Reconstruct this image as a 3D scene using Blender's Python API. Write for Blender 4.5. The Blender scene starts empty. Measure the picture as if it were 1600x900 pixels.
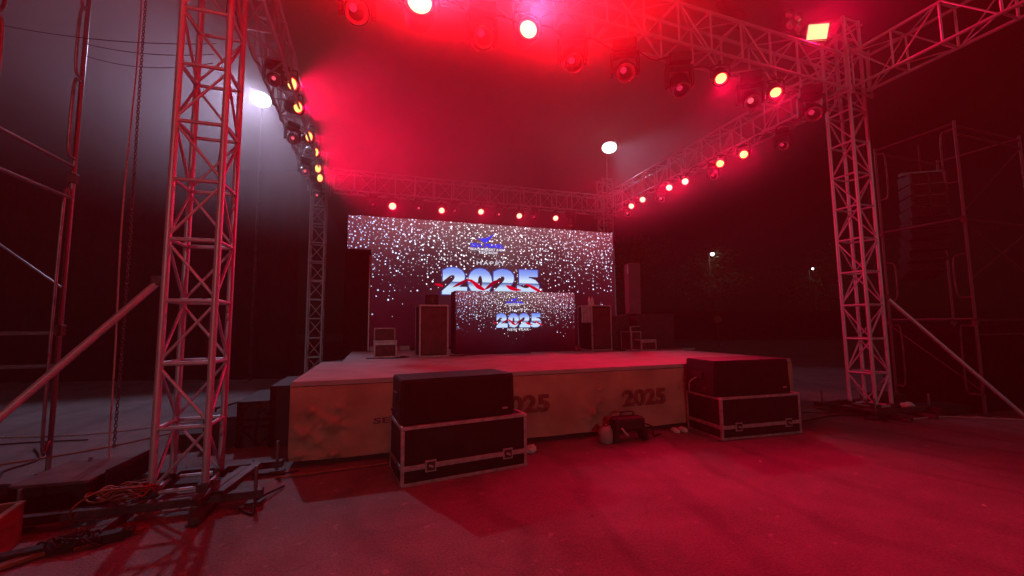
import bpy, bmesh, math, random
from mathutils import Vector, Matrix, Quaternion, noise
R_ = math.radians
random.seed(7)
S = bpy.context.scene
COL = S.collection

# ------------------------------------------------------------------ camera
cam_d = bpy.data.cameras.new('camera'); cam = bpy.data.objects.new('camera', cam_d); COL.objects.link(cam)
PITCH, YAW, ROLL = .0884, .3162, -.0092
Fw = Vector((math.sin(YAW)*math.cos(PITCH), math.cos(YAW)*math.cos(PITCH), math.sin(PITCH)))
R0 = Vector((math.cos(YAW), -math.sin(YAW), 0)); U0 = R0.cross(Fw)
Rt = math.cos(ROLL)*R0 + math.sin(ROLL)*U0; Up = -math.sin(ROLL)*R0 + math.cos(ROLL)*U0
cam.matrix_world = Matrix(((Rt.x, Up.x, -Fw.x, 0), (Rt.y, Up.y, -Fw.y, 0), (Rt.z, Up.z, -Fw.z, 1.6), (0, 0, 0, 1)))
cam_d.sensor_width = 36; cam_d.lens = 36*640.6/1600; cam_d.clip_start = .05; cam_d.clip_end = 600
S.camera = cam

# ------------------------------------------------------------------ world, front fill, exposure
W = bpy.data.worlds.new('World'); S.world = W; W.use_nodes = True
nt = W.node_tree; bg = nt.nodes['Background']
sky = nt.nodes.new('ShaderNodeTexSky'); sky.sky_type = 'NISHITA'; sky.sun_disc = False
sky.sun_elevation = R_(13); sky.sun_rotation = R_(186)
nt.links.new(sky.outputs[0], bg.inputs[0]); bg.inputs[1].default_value = .0002
sd = bpy.data.lights.new('front_fill', 'SUN'); sd.energy = .125; sd.angle = R_(.5); sd.color = (1, .74, .78)  # low front fill added for an unseen flood behind the camera
so = bpy.data.objects.new('front_fill', sd); COL.objects.link(so)
so.rotation_mode = 'QUATERNION'; so.rotation_quaternion = Vector((.10, .97, -.225)).to_track_quat('-Z', 'Y')
S.view_settings.view_transform = 'Standard'; S.view_settings.look = 'None'
S.view_settings.exposure = 0; S.view_settings.gamma = 1
S.render.engine = 'CYCLES'
S.cycles.use_denoising = True
S.cycles.max_bounces = 6; S.cycles.volume_bounces = 0; S.cycles.diffuse_bounces = 3
S.cycles.sample_clamp_indirect = 3
S.cycles.volume_step_rate = 1.; S.cycles.volume_max_steps = 128

RED = (1.0, .0, .055)
PAR_W = 360.; WHITE_W = 1000.; HAZE = .0013; ANISO = .4; SMOKE = .13

# ------------------------------------------------------------------ helpers
def tag(o, label=None, cat=None, group=None, kind=None):
    if label: o['label'] = label
    if cat: o['category'] = cat
    if group: o['group'] = group
    if kind: o['kind'] = kind
    return o

def empty(name, loc=(0, 0, 0), rz=0., label=None, cat=None, group=None):
    o = bpy.data.objects.new(name, None); COL.objects.link(o)
    o.location = loc; o.rotation_euler = (0, 0, rz); o.empty_display_size = .1
    return tag(o, label, cat, group)

def mesh_obj(name, me, parent=None, loc=None):
    o = bpy.data.objects.new(name, me); COL.objects.link(o)
    if parent: o.parent = parent
    if loc is not None: o.location = loc
    return o

def bm_obj(name, bm, m, parent=None, loc=None, smooth=False):
    me = bpy.data.meshes.new(name); bm.to_mesh(me); bm.free()
    for mm in (m if isinstance(m, (list, tuple)) else [m]): me.materials.append(mm)
    if smooth:
        me.polygons.foreach_set('use_smooth', [True]*len(me.polygons))
    return mesh_obj(name, me, parent, loc)

def add_box(bm, c, s, rot=None, bevel=0.):
    r = bmesh.ops.create_cube(bm, size=1)
    vs = r['verts']
    for v in vs: v.co = Vector((v.co.x*s[0], v.co.y*s[1], v.co.z*s[2]))
    if bevel > 0:
        es = list({e for v in vs for e in v.link_edges})
        rr = bmesh.ops.bevel(bm, geom=es, offset=bevel, segments=2, affect='EDGES', profile=.5)
        vs = list({v for f in rr['faces'] for v in f.verts} | {v for v in vs if v.is_valid})
    for v in vs:
        if rot is not None: v.co = rot @ v.co
        v.co += Vector(c)
    return vs

def box(name, c, s, m, parent=None, bevel=0., rot=None):
    bm = bmesh.new(); add_box(bm, (0, 0, 0), s, rot, bevel)
    return bm_obj(name, bm, m, parent, c)

def add_tube(bm, pts, r, n=8, cap=True):
    pts = [Vector(p) for p in pts]; rings = []
    t0 = (pts[1]-pts[0]).normalized()
    ref = Vector((0, 0, 1)) if abs(t0.z) < .9 else Vector((1, 0, 0))
    a = t0.cross(ref).normalized()
    for i, p in enumerate(pts):
        t = (pts[min(i+1, len(pts)-1)]-pts[max(i-1, 0)]).normalized()
        a = (a - t*a.dot(t)).normalized(); b = t.cross(a)
        rr = r[i] if isinstance(r, (list, tuple)) else r
        rings.append([bm.verts.new(p + rr*(math.cos(2*math.pi*k/n)*a + math.sin(2*math.pi*k/n)*b)) for k in range(n)])
    for i in range(len(rings)-1):
        for k in range(n):
            f = bm.faces.new((rings[i][k], rings[i][(k+1) % n], rings[i+1][(k+1) % n], rings[i+1][k])); f.smooth = True
    if cap:
        bm.faces.new(rings[0][::-1]); bm.faces.new(rings[-1])

def tube(name, pts, r, m, parent=None, n=8):
    bm = bmesh.new(); add_tube(bm, pts, r, n)
    return bm_obj(name, bm, m, parent)

def smooth_path(pts, k=6):
    pts = [Vector(p) for p in pts]; out = []
    for i in range(len(pts)-1):
        p0, p1, p2, p3 = pts[max(i-1, 0)], pts[i], pts[i+1], pts[min(i+2, len(pts)-1)]
        for j in range(k):
            t = j/k
            out.append(.5*((2*p1)+(p2-p0)*t+(2*p0-5*p1+4*p2-p3)*t*t+(3*p1-p0-3*p2+p3)*t**3))
    out.append(pts[-1]); return out

_unit = {}
def bar(name, p, q, r, m, parent=None, n=8):
    key = (m.name, n)
    if key not in _unit:
        bm = bmesh.new(); add_tube(bm, [(0, 0, -.5), (0, 0, .5)], 1., n)
        me = bpy.data.meshes.new('round_bar'); bm.to_mesh(me); bm.free(); me.materials.append(m); _unit[key] = me
    p, q = Vector(p), Vector(q); d = q-p
    o = bpy.data.objects.new(name, _unit[key]); COL.objects.link(o); o.parent = parent
    o.location = (p+q)/2; o.rotation_mode = 'QUATERNION'; o.rotation_quaternion = d.to_track_quat('Z', 'Y')
    o.scale = (r, r, d.length)
    return o

def lathe(bm, prof, n=24, M=None):
    rings = []
    for r, z in prof:
        ring = []
        for k in range(n):
            v = Vector((r*math.cos(2*math.pi*k/n), r*math.sin(2*math.pi*k/n), z))
            ring.append(bm.verts.new(M @ v if M else v))
        rings.append(ring)
    for i in range(len(rings)-1):
        for k in range(n):
            f = bm.faces.new((rings[i][k], rings[i][(k+1) % n], rings[i+1][(k+1) % n], rings[i+1][k])); f.smooth = True
    if prof[0][0] > 1e-4: bm.faces.new(rings[0][::-1])
    if prof[-1][0] > 1e-4: bm.faces.new(rings[-1])

def copy_tree(o, parent=None):
    c = o.copy(); COL.objects.link(c); c.parent = parent
    for ch in [x for x in bpy.data.objects if x.parent == o]: copy_tree(ch, c)
    return c

def light(name, kind, loc, target, energy, color, size=60, blend=.4, rad=.06, parent=None):
    d = bpy.data.lights.new(name, kind); d.energy = energy; d.color = color
    if kind == 'SPOT': d.spot_size = R_(size); d.spot_blend = blend
    d.shadow_soft_size = rad
    o = bpy.data.objects.new(name, d); COL.objects.link(o); o.location = loc
    o.rotation_mode = 'QUATERNION'
    o.rotation_quaternion = (Vector(target)-Vector(loc)).to_track_quat('-Z', 'Y')
    return o

# ------------------------------------------------------------------ materials
def mat(name, base, rough=.6, metal=0., noise_amt=.25, nscale=6., bump=0., bscale=30., spec=.5, dirt=None):
    m = bpy.data.materials.new(name); m.use_nodes = True; t = m.node_tree; b = t.nodes['Principled BSDF']
    b.inputs['Roughness'].default_value = rough; b.inputs['Metallic'].default_value = metal
    b.inputs['Specular IOR Level'].default_value = spec
    tc = t.nodes.new('ShaderNodeTexCoord')
    n = t.nodes.new('ShaderNodeTexNoise'); n.inputs['Scale'].default_value = nscale; n.inputs['Detail'].default_value = 5
    t.links.new(tc.outputs['Object'], n.inputs['Vector'])
    r = t.nodes.new('ShaderNodeValToRGB'); r.color_ramp.elements[0].position = .3; r.color_ramp.elements[1].position = .7
    lo = [c*(1-noise_amt) for c in base]; hi = [min(1, c*(1+noise_amt)) for c in base]
    if dirt: lo = dirt
    r.color_ramp.elements[0].color = (*lo, 1); r.color_ramp.elements[1].color = (*hi, 1)
    t.links.new(n.outputs['Fac'], r.inputs['Fac']); t.links.new(r.outputs[0], b.inputs['Base Color'])
    if bump:
        n2 = t.nodes.new('ShaderNodeTexNoise'); n2.inputs['Scale'].default_value = bscale; n2.inputs['Detail'].default_value = 6
        t.links.new(tc.outputs['Object'], n2.inputs['Vector'])
        bp = t.nodes.new('ShaderNodeBump'); bp.inputs['Strength'].default_value = bump; bp.inputs['Distance'].default_value = .02
        t.links.new(n2.outputs['Fac'], bp.inputs['Height']); t.links.new(bp.outputs[0], b.inputs['Normal'])
    return m

def emit(name, color, strength):
    m = bpy.data.materials.new(name); m.use_nodes = True; t = m.node_tree; t.nodes.clear()
    o = t.nodes.new('ShaderNodeOutputMaterial'); e = t.nodes.new('ShaderNodeEmission')
    e.inputs[0].default_value = (*color, 1); e.inputs[1].default_value = strength
    t.links.new(e.outputs[0], o.inputs[0]); m.cycles.emission_sampling = 'NONE'
    return m

ALU = mat('brushed_aluminium', (.52, .60, .66), .38, .35, .22, 9., .08, 60)
TRIM = mat('aluminium_trim', (.5, .48, .48), .45, .5, .25, 14.)
STEEL = mat('dark_steel', (.06, .055, .055), .55, .4, .5, 8., .2, 40)
GALV = mat('scaffold_steel', (.22, .23, .24), .36, .75, .4, 7., .1, 50)
BLACK = mat('black_laminate', (.010, .010, .011), .55, 0, .4, 5., .12, 90, .35)
CLOTH = mat('black_cloth', (.008, .008, .009), .95, 0, .4, 4., .3, 25, .1)
GRILLE = mat('speaker_grille', (.011, .011, .012), .7, .0, .3, 120., .4, 240, .25)
HOUSING = mat('lamp_housing', (.02, .02, .021), .4, .2, .3, 10.)
RUBBER = mat('black_rubber', (.014, .014, .014), .7, 0, .3, 20.)
WOOD = mat('worn_plywood', (.2, .12, .06), .7, 0, .35, 7., .2, 40)
BLACKWOOD = mat('black_painted_wood', (.007, .0065, .0065), .65, 0, .5, 5., .25, 30)
DECKM = mat('stage_carpet', (.42, .38, .37), .85, 0, .14, 2.2, .25, 60, .2, dirt=(.36, .325, .32))
FRONT = mat('ochre_stage_cloth', (.44, .28, .20), .9, 0, .2, 2.4, .25, 14, .15, dirt=(.34, .205, .145))
PAINT = mat('stencil_paint', (.20, .075, .06), .85, 0, .3, 9., 0, dirt=(.10, .03, .025))
INK = mat('dark_blue_ink', (.12, .07, .11), .8, 0, .5, 16., 0)
PLASTIC_W = mat('white_plastic', (.7, .68, .64), .45, 0, .12, 8.)
PLASTIC_R = mat('red_crate_paint', (.20, .04, .025), .6, 0, .3, 8.)
ORANGE = mat('orange_cable_sheath', (.26, .09, .05), .55, 0, .3, 12.)
PALEROPE = mat('pale_rope', (.4, .33, .3), .8, 0, .3, 40.)
BARK = mat('tree_bark', (.07, .05, .035), .9, 0, .4, 9., .5, 20)
LEAF = mat('dark_leaves', (.05, .085, .03), .7, 0, .5, 1.2)
GLASS = mat('lens_glass', (.05, .05, .055), .08, 0, .1, 5., 0, 10, .8)
MIRROR = mat('chrome_reflector', (.75, .75, .76), .12, 1., .1, 5.)
E_DOT = emit('hot_red_led', (1.0, .54, .13), 3.4)
E_HOT = emit('overexposed_red_led', (1.0, .60, .36), 2.4)
E_RIM = emit('red_led_glow', (1.0, .0, .03), 1.2)
E_PINK = emit('dim_red_gleam', (1.0, .03, .12), .55)
E_PINKW = emit('bright_red_gleam', (1.0, .10, .16), 1.2)
E_WHITE = emit('white_flood_led', (.95, 1.0, 1.0), 9.)
E_YEL = emit('pale_yellow_led_panel', (1.0, .83, .33), 1.35)
E_BLUE = emit('blue_indicator', (.02, .05, 1.0), 1.6)
E_AMBER = emit('amber_lens', (1.0, .12, .02), .8)

def ground_mat():
    m = bpy.data.materials.new('concrete_yard'); m.use_nodes = True; t = m.node_tree; b = t.nodes['Principled BSDF']
    tc = t.nodes.new('ShaderNodeTexCoord')
    def nz(s, d=6, ro=.55):
        n = t.nodes.new('ShaderNodeTexNoise'); n.inputs['Scale'].default_value = s; n.inputs['Detail'].default_value = d
        n.inputs['Roughness'].default_value = ro; t.links.new(tc.outputs['Object'], n.inputs['Vector']); return n
    def ramp(src, a, b_, ca, cb):
        r = t.nodes.new('ShaderNodeValToRGB'); r.color_ramp.elements[0].position = a; r.color_ramp.elements[1].position = b_
        r.color_ramp.elements[0].color = ca; r.color_ramp.elements[1].color = cb
        t.links.new(src, r.inputs[0]); return r
    big = ramp(nz(.55).outputs[0], .3, .72, (.175, .16, .155, 1), (.23, .215, .21, 1))
    mid = ramp(nz(3.2, 8, .65).outputs[0], .3, .75, (.80, .80, .80, 1), (1.1, 1.1, 1.1, 1))
    fin = ramp(nz(55, 5, .8).outputs[0], .36, .66, (.60, .60, .60, 1), (1.22, 1.22, 1.22, 1))
    def mul(a, b_):
        x = t.nodes.new('ShaderNodeMix'); x.data_type = 'RGBA'; x.blend_type = 'MULTIPLY'; x.inputs[0].default_value = 1
        t.links.new(a, x.inputs[6]); t.links.new(b_, x.inputs[7]); return x.outputs[2]
    c = mul(mul(big.outputs[0], mid.outputs[0]), fin.outputs[0])
    # scuffs and tracks
    w = t.nodes.new('ShaderNodeTexWave'); w.inputs['Scale'].default_value = .35; w.inputs['Distortion'].default_value = 7
    w.inputs['Detail'].default_value = 4; w.inputs['Detail Scale'].default_value = 1.2
    t.links.new(tc.outputs['Object'], w.inputs['Vector'])
    wr = ramp(w.outputs[0], .0, .16, (.8, .8, .8, 1), (1, 1, 1, 1))
    c = mul(c, wr.outputs[0])
    vo = t.nodes.new('ShaderNodeTexVoronoi'); vo.feature = 'DISTANCE_TO_EDGE'; vo.inputs['Scale'].default_value = .42
    wv = t.nodes.new('ShaderNodeVectorMath'); wv.operation = 'ADD'; t.links.new(tc.outputs['Object'], wv.inputs[0])
    sc2 = t.nodes.new('ShaderNodeVectorMath'); sc2.operation = 'SCALE'; sc2.inputs['Scale'].default_value = .5
    t.links.new(nz(1.8, 6, .6).outputs['Color'], sc2.inputs[0]); t.links.new(sc2.outputs[0], wv.inputs[1]); t.links.new(wv.outputs[0], vo.inputs['Vector'])
    c = mul(c, ramp(vo.outputs[0], .001, .006, (.86, .86, .86, 1), (1, 1, 1, 1)).outputs[0])
    sp_ = ramp(nz(9, 3, .5).outputs[0], .66, .70, (1, 1, 1, 1), (1.5, 1.5, 1.5, 1)); c = mul(c, sp_.outputs[0])
    t.links.new(c, b.inputs['Base Color'])
    rr = ramp(nz(1.3).outputs[0], .35, .7, (.55, .55, .55, 1), (.85, .85, .85, 1))
    t.links.new(rr.outputs[0], b.inputs['Roughness']); b.inputs['Specular IOR Level'].default_value = .35
    bp = t.nodes.new('ShaderNodeBump'); bp.inputs['Strength'].default_value = .35; bp.inputs['Distance'].default_value = .03
    ad = t.nodes.new('ShaderNodeMath'); ad.operation = 'ADD'
    t.links.new(nz(7, 8, .65).outputs[0], ad.inputs[0]); t.links.new(nz(60, 3).outputs[0], ad.inputs[1])
    t.links.new(ad.outputs[0], bp.inputs['Height']); t.links.new(bp.outputs[0], b.inputs['Normal'])
    return m

def led_mat(name, Wd, Hd, star_scale, dens, gain, seed):
    """the star-field picture shown on a video wall; object x = across, z = up"""
    m = bpy.data.materials.new(name); m.use_nodes = True; t = m.node_tree; t.nodes.clear()
    L = t.links.new
    out = t.nodes.new('ShaderNodeOutputMaterial'); e = t.nodes.new('ShaderNodeEmission')
    tc = t.nodes.new('ShaderNodeTexCoord'); sp = t.nodes.new('ShaderNodeSeparateXYZ'); L(tc.outputs['Object'], sp.inputs[0])
    def math_(op, a, b=None, clamp=False):
        n = t.nodes.new('ShaderNodeMath'); n.operation = op; n.use_clamp = clamp
        for i, x in enumerate((a, b)):
            if x is None: continue
            if isinstance(x, (int, float)): n.inputs[i].default_value = x
            else: L(x, n.inputs[i])
        return n.outputs[0]
    xn = math_('DIVIDE', sp.outputs['X'], Wd); zn = math_('DIVIDE', sp.outputs['Z'], Hd)
    cmb = t.nodes.new('ShaderNodeCombineXYZ'); L(sp.outputs['X'], cmb.inputs[0]); L(sp.outputs['Z'], cmb.inputs[1])
    def nz(sc, off=0.):
        n = t.nodes.new('ShaderNodeTexNoise'); n.inputs['Scale'].default_value = sc; n.inputs['Detail'].default_value = 3
        ad = t.nodes.new('ShaderNodeVectorMath'); ad.operation = 'ADD'; ad.inputs[1].default_value = (off, off*.7, seed)
        L(cmb.outputs[0], ad.inputs[0]); L(ad.outputs[0], n.inputs['Vector']); return n.outputs['Fac']
    # background picture
    r = t.nodes.new('ShaderNodeValToRGB'); cr = r.color_ramp
    cr.elements[0].position = 0.; cr.elements[0].color = (.012, .001, .004, 1)
    cr.elements[1].position = 1.; cr.elements[1].color = (.17, .105, .125, 1)
    for p, c in ((.22, (.026, .004, .009, 1)), (.5, (.036, .012, .022, 1)), (.72, (.066, .031, .044, 1))):
        el = cr.elements.new(p); el.color = c
    wob = math_('ADD', zn, math_('MULTIPLY', math_('SUBTRACT', nz(.8), .5), .5)); L(wob, r.inputs[0])
    # centre glow, red sides
    dx = math_('ABSOLUTE', math_('SUBTRACT', xn, .45))
    side = t.nodes.new('ShaderNodeMix'); side.data_type = 'RGBA'; side.blend_type = 'MIX'
    L(math_('MULTIPLY', dx, 1.5, True), side.inputs[0]); L(r.outputs[0], side.inputs[6])
    rd = t.nodes.new('ShaderNodeMix'); rd.data_type = 'RGBA'; rd.blend_type = 'MULTIPLY'; rd.inputs[0].default_value = 1
    L(r.outputs[0], rd.inputs[6]); rd.inputs[7].default_value = (1.5, .2, .36, 1); L(rd.outputs[2], side.inputs[7])
    # stars
    stars = None
    for k, (sc, rad, dmul, off, br) in enumerate(((star_scale, .185, 1., 0., 1.), (star_scale*1.17, .185, .9, 13.7, .9), (star_scale*.8, .165, .5, 31.1, 1.3), (star_scale*1.8, .17, .45, 47.3, .3))):
        v = t.nodes.new('ShaderNodeTexVoronoi'); v.voronoi_dimensions = '2D'; v.inputs['Scale'].default_value = sc
        ad = t.nodes.new('ShaderNodeVectorMath'); ad.operation = 'ADD'; ad.inputs[1].default_value = (off+seed, off*.37+seed, 0)
        L(cmb.outputs[0], ad.inputs[0]); L(ad.outputs[0], v.inputs['Vector'])
        sc_ = t.nodes.new('ShaderNodeSeparateColor'); L(v.outputs['Color'], sc_.inputs[0])
        zz = math_('ADD', zn, math_('MULTIPLY', math_('SUBTRACT', nz(2.1/ (Wd/7.76), off), .5), 1.0))
        d = t.nodes.new('ShaderNodeMapRange'); d.interpolation_type = 'SMOOTHSTEP'
        L(zz, d.inputs[0]); d.inputs[1].default_value = .26; d.inputs[2].default_value = 1.02
        d.inputs[3].default_value = 0; d.inputs[4].default_value = dens*dmul
        on = math_('LESS_THAN', sc_.outputs[0], d.outputs[0])
        size = math_('ADD', .52*rad, math_('MULTIPLY', math_('POWER', sc_.outputs[1], 2.), .55*rad))
        core = t.nodes.new('ShaderNodeMapRange'); L(math_('DIVIDE', v.outputs['Distance'], size), core.inputs[0])
        core.inputs[1].default_value = .55; core.inputs[2].default_value = 1.1; core.inputs[3].default_value = 1; core.inputs[4].default_value = 0
        s = math_('MULTIPLY', math_('MULTIPLY', core.outputs[0], on), math_('MULTIPLY', math_('ADD', sc_.outputs[2], .35), br))
        stars = s if stars is None else math_('MAXIMUM', stars, s)
    tint = t.nodes.new('ShaderNodeValToRGB'); tint.color_ramp.elements[0].color = (.36, .56, 1, 1); tint.color_ramp.elements[1].color = (.62, .70, 1, 1)
    el = tint.color_ramp.elements.new(.45); el.color = (.98, .92, .95, 1); L(xn, tint.inputs[0])
    ms = t.nodes.new('ShaderNodeVectorMath'); ms.operation = 'SCALE'; L(tint.outputs[0], ms.inputs[0]); L(math_('MULTIPLY', stars, 2.0), ms.inputs['Scale'])
    add = t.nodes.new('ShaderNodeVectorMath'); add.operation = 'ADD'; L(side.outputs[2], add.inputs[0]); L(ms.outputs[0], add.inputs[1])
    L(add.outputs[0], e.inputs[0]); e.inputs[1].default_value = gain
    L(e.outputs[0], out.inputs[0]); m.cycles.emission_sampling = 'NONE'
    return m

def digit_mat(name, z0, z1, gain):
    m = bpy.data.materials.new(name); m.use_nodes = True; t = m.node_tree; t.nodes.clear(); L = t.links.new
    out = t.nodes.new('ShaderNodeOutputMaterial'); e = t.nodes.new('ShaderNodeEmission')
    tc = t.nodes.new('ShaderNodeTexCoord'); sp = t.nodes.new('ShaderNodeSeparateXYZ'); L(tc.outputs['Object'], sp.inputs[0])
    mr = t.nodes.new('ShaderNodeMapRange'); L(sp.outputs['Y'], mr.inputs[0]); mr.inputs[1].default_value = z0; mr.inputs[2].default_value = z1
    r = t.nodes.new('ShaderNodeValToRGB'); L(mr.outputs[0], r.inputs[0]); cr = r.color_ramp
    cr.elements[0].position = 0; cr.elements[0].color = (.55, .75, 1, 1); cr.elements[1].position = 1; cr.elements[1].color = (.14, .24, .82, 1)
    for p, c in ((.28, (.55, .74, 1, 1)), (.46, (.05, .10, .38, 1)), (.48, (.62, .8, 1, 1)), (.58, (.6, .78, 1, 1)), (.78, (.28, .42, .95, 1))):
        el = cr.elements.new(p); el.color = c
    L(r.outputs[0], e.inputs[0]); e.inputs[1].default_value = gain; L(e.outputs[0], out.inputs[0]); m.cycles.emission_sampling = 'NONE'
    return m

# ------------------------------------------------------------------ text meshes (flat print)
def text_mesh(body, size, bold=0., align='CENTER', shear=0., spacing=1., extrude=0.):
    c = bpy.data.curves.new('lettering', 'FONT'); c.body = body; c.size = size; c.offset = bold*size; c.shear = shear
    c.align_x = align; c.space_character = spacing; c.extrude = extrude; c.resolution_u = 4
    o = bpy.data.objects.new('lettering', c); COL.objects.link(o)
    dg = bpy.context.evaluated_depsgraph_get(); me = bpy.data.meshes.new_from_object(o.evaluated_get(dg))
    bpy.data.objects.remove(o); return me

def text_on(name, body, m, parent, x0, x1, z0, z1, y, bold=0., shear=0., spacing=1.):
    """print `body` to fill the rectangle x0..x1, z0..z1 on a vertical face (facing -y)"""
    me = text_mesh(body, 1., bold, 'LEFT', shear, spacing)
    xs = [v.co.x for v in me.vertices]; ys = [v.co.y for v in me.vertices]
    sx = (x1-x0)/(max(xs)-min(xs)); sy = (z1-z0)/(max(ys)-min(ys)); mx, my = min(xs), min(ys)
    for v in me.vertices: v.co = Vector(((v.co.x-mx)*sx, (v.co.y-my)*sy, 0))
    me.materials.append(m)
    o = mesh_obj(name, me, parent, (x0, y, z0)); o.rotation_euler = (R_(90), 0, 0)
    return o

def flat_poly(name, pts, m, parent, y):
    """flat printed shape: list of (x,z) outline quads strips"""
    bm = bmesh.new(); vs = [bm.verts.new((x, y, z)) for x, z in pts]; bm.faces.new(vs)
    return bm_obj(name, bm, m, parent)

def ribbon(name, pts, m, parent, y):
    bm = bmesh.new(); prev = None
    P = smooth_path([(x, w, z) for x, z, w in pts], 6)
    for p in P:
        a = bm.verts.new((p.x, y, p.z+p.y)); b = bm.verts.new((p.x, y, p.z-p.y))
        if prev: bm.faces.new((prev[0], prev[1], b, a))
        prev = (a, b)
    return bm_obj(name, bm, m, parent)

# ================================================================== SETTING
bm = bmesh.new(); bmesh.ops.create_grid(bm, x_segments=8, y_segments=8, size=75)
g = bm_obj('ground', bm, ground_mat(), None, (0, 20, 0)); tag(g, 'grey concrete yard lit red and mauve in front of the stage', kind='structure')

# ------------------------------------------------------------------ stage
SX0, SX1, SY0, SY1, SZ = -.93, 6.8, 5.32, 8.04, .966
RY1 = 11.0
stage = empty('stage', (0, 0, 0), 0, 'low stage with pale carpet deck and ochre cloth front printed 2025', 'stage')
box('front_deck', ((SX0+SX1)/2, (SY0+SY1)/2, SZ-.03), (SX1-SX0, SY1-SY0, .06), DECKM, stage, .008)
box('rear_deck', ((-.6+7.15)/2, (SY1+RY1)/2+.0015, SZ-.033), (7.75, RY1-SY1-.003, .06), DECKM, stage, .008)
box('understructure', (2.93, 7.4, .45), (7.5, 3.9, .88), BLACKWOOD, stage)
box('rear_understructure', (3.27, 10.2, .45), (7.5, 1.5, .88), BLACKWOOD, stage)
# cloth front with knots and creases
bm = bmesh.new(); NX, NZ = 260, 30; vs = []
knots = [(-.72, .62, .05), (-.42, .64, .045), (-.79, .38, .075), (-.48, .46, .085), (-.64, .28, .05), (-.82, .15, .05), (-.46, .13, .05), (-.66, .5, .03),
         (3.02, .50, .035), (2.92, .36, .06), (2.85, .25, .04), (3.06, .66, .03), (.12, .12, .04)]
for i in range(NX+1):
    x = SX0+.004+(SX1-SX0-.008)*i/NX; col = []
    zb = .075+.018*noise.noise(Vector((x*1.7, 3, 0)))
    for j in range(NZ+1):
        z = zb+(SZ-.062-zb)*j/NZ
        d = .012*noise.noise(Vector((x*1.1, z*2, 5)))+.006*noise.noise(Vector((x*6, z*3, 9)))
        for kx, kz, ka in knots:
            q = ((x-kx)**2+((z-kz)*1.15)**2)/(ka*1.05)**2
            a_ = math.atan2(z-kz, x-kx); d += ka*1.5*math.exp(-q*1.3)*(1+.5*noise.noise(Vector((x*30, z*30, 2))))+ka*.35*math.exp(-q*.22)*math.sin(a_*7+kx*20)
        col.append(bm.verts.new((x, SY0-.006-max(0, d+.008), z)))
    vs.append(col)
for i in range(NX):
    for j in range(NZ):
        f = bm.faces.new((vs[i][j], vs[i+1][j], vs[i+1][j+1], vs[i][j+1])); f.smooth = True
front = bm_obj('front_cloth', bm, FRONT, stage)
bm = bmesh.new(); add_box(bm, (SX0-.004, 6.68, .5), (.008, 2.7, .86)); bm_obj('side_cloth', bm, FRONT, stage)
bm = bmesh.new(); add_box(bm, (SX1+.004, 6.68, .5), (.008, 2.7, .86)); bm_obj('side_cloth', bm, FRONT, stage)
text_on('faded_lettering', '2025', PAINT, stage, 3.41, 4.16, .385, .63, SY0-.036, .045)
text_on('faded_lettering', '2025', PAINT, stage, 1.47, 2.26, .41, .65, SY0-.036, .045)
text_on('blue_lettering', 'SEA PEARL', INK, stage, -.03, .95, .43, .50, SY0-.036, .03)
box('riser', (.3, 10.86, SZ+.06), (.95, .25, .11), DECKM, stage, .006)

# stairs at the left of the stage
st = empty('stage_stairs', (-.95, 6.35, 0), 0, 'four black wooden steps climbing to the left side of the stage', 'stairs')
for k in range(4):
    h = .80-.2*k; x1 = -.012-.4*k
    box('step', (x1-.2, .55+.085*k, h/2), (.396, 1.1, h), BLACKWOOD, st, .006)
tube('support_rod', [(-1.3, .9, .0), (-1.3, .9, .42)], .015, STEEL, st)
tube('support_rod', [(-1.3, .9, .40), (-.45, .95, .62)], .015, STEEL, st)

# ------------------------------------------------------------------ trusses
def truss(name, p0, p1, w, h, mod, label, cat, group, rl=.03, rr=.02, rb=.014, up=(0, 0, 1), phase=0):
    """square box truss: four chords, ladder rungs and diagonals, each a part. p0..p1 is the axis."""
    p0, p1 = Vector(p0), Vector(p1); root = empty(name, p0, 0, label, cat, group)
    ax = (p1-p0); Ln = ax.length; ax.normalize(); up = Vector(up); sd = ax.cross(up).normalized(); up = sd.cross(ax)
    cor = [sd*(w/2*i)+up*(h/2*j) for i, j in ((-1, -1), (1, -1), (1, 1), (-1, 1))]
    for c in cor: bar('chord', c, c+ax*Ln, rl, ALU, root, 10)
    n = max(1, round(Ln/mod)); dm = Ln/n
    for k in range(n+1):
        a = ax*min(max(k*dm, .03), Ln-.03)
        for f in range(4):
            c, d = cor[f], cor[(f+1) % 4]
            bar('rung', c+a, d+a, rr, ALU, root, 6)
            if k < n:
                flip = (k+f+phase) % 2
                s, e = (c, d) if flip else (d, c)
                bar('diagonal_brace', s+a+ax*.03, e+ax*((k+1)*dm-.03), rb, ALU, root, 6)
    return root

TW = .405
XL, XR, YF, YB = -1.69, 8.32, 4.82, 13.70
ZB, ZT = 5.83, 6.48; ZC = (ZB+ZT)/2; BH = ZT-ZB
towers = {}
for key, x, y, zt, lab in (('FL', XL, YF, 7.1, 'aluminium truss tower at the left front corner beside black crates and cable coil'),
                           ('FR', XR, 5.08, 7.25, 'aluminium truss tower at the right front corner beside the scaffold'),
                           ('BL', -1.80, YB, 7.0, 'dark truss tower behind the stage stairs left of the video wall'),
                           ('BR', XR, YB, 7.2, 'dark truss tower behind the speaker stack right of the video wall')):
    towers[key] = truss('truss_tower', (x, y, .10), (x, y, zt), TW, TW, .58, lab, 'truss tower', 'truss towers at the corners of the stage rig', up=(0, 1, 0))
grp = 'horizontal trusses of the stage rig'
def beam(p0, p1, lab, phase=0):
    return truss('truss_beam', p0, p1, .40, BH, .62, lab, 'truss beam', grp, .027, .018, .013, phase=phase)
beam((XL+.26, YB, ZC), (XR-.26, YB, ZC), 'back horizontal truss above the video wall')
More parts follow.
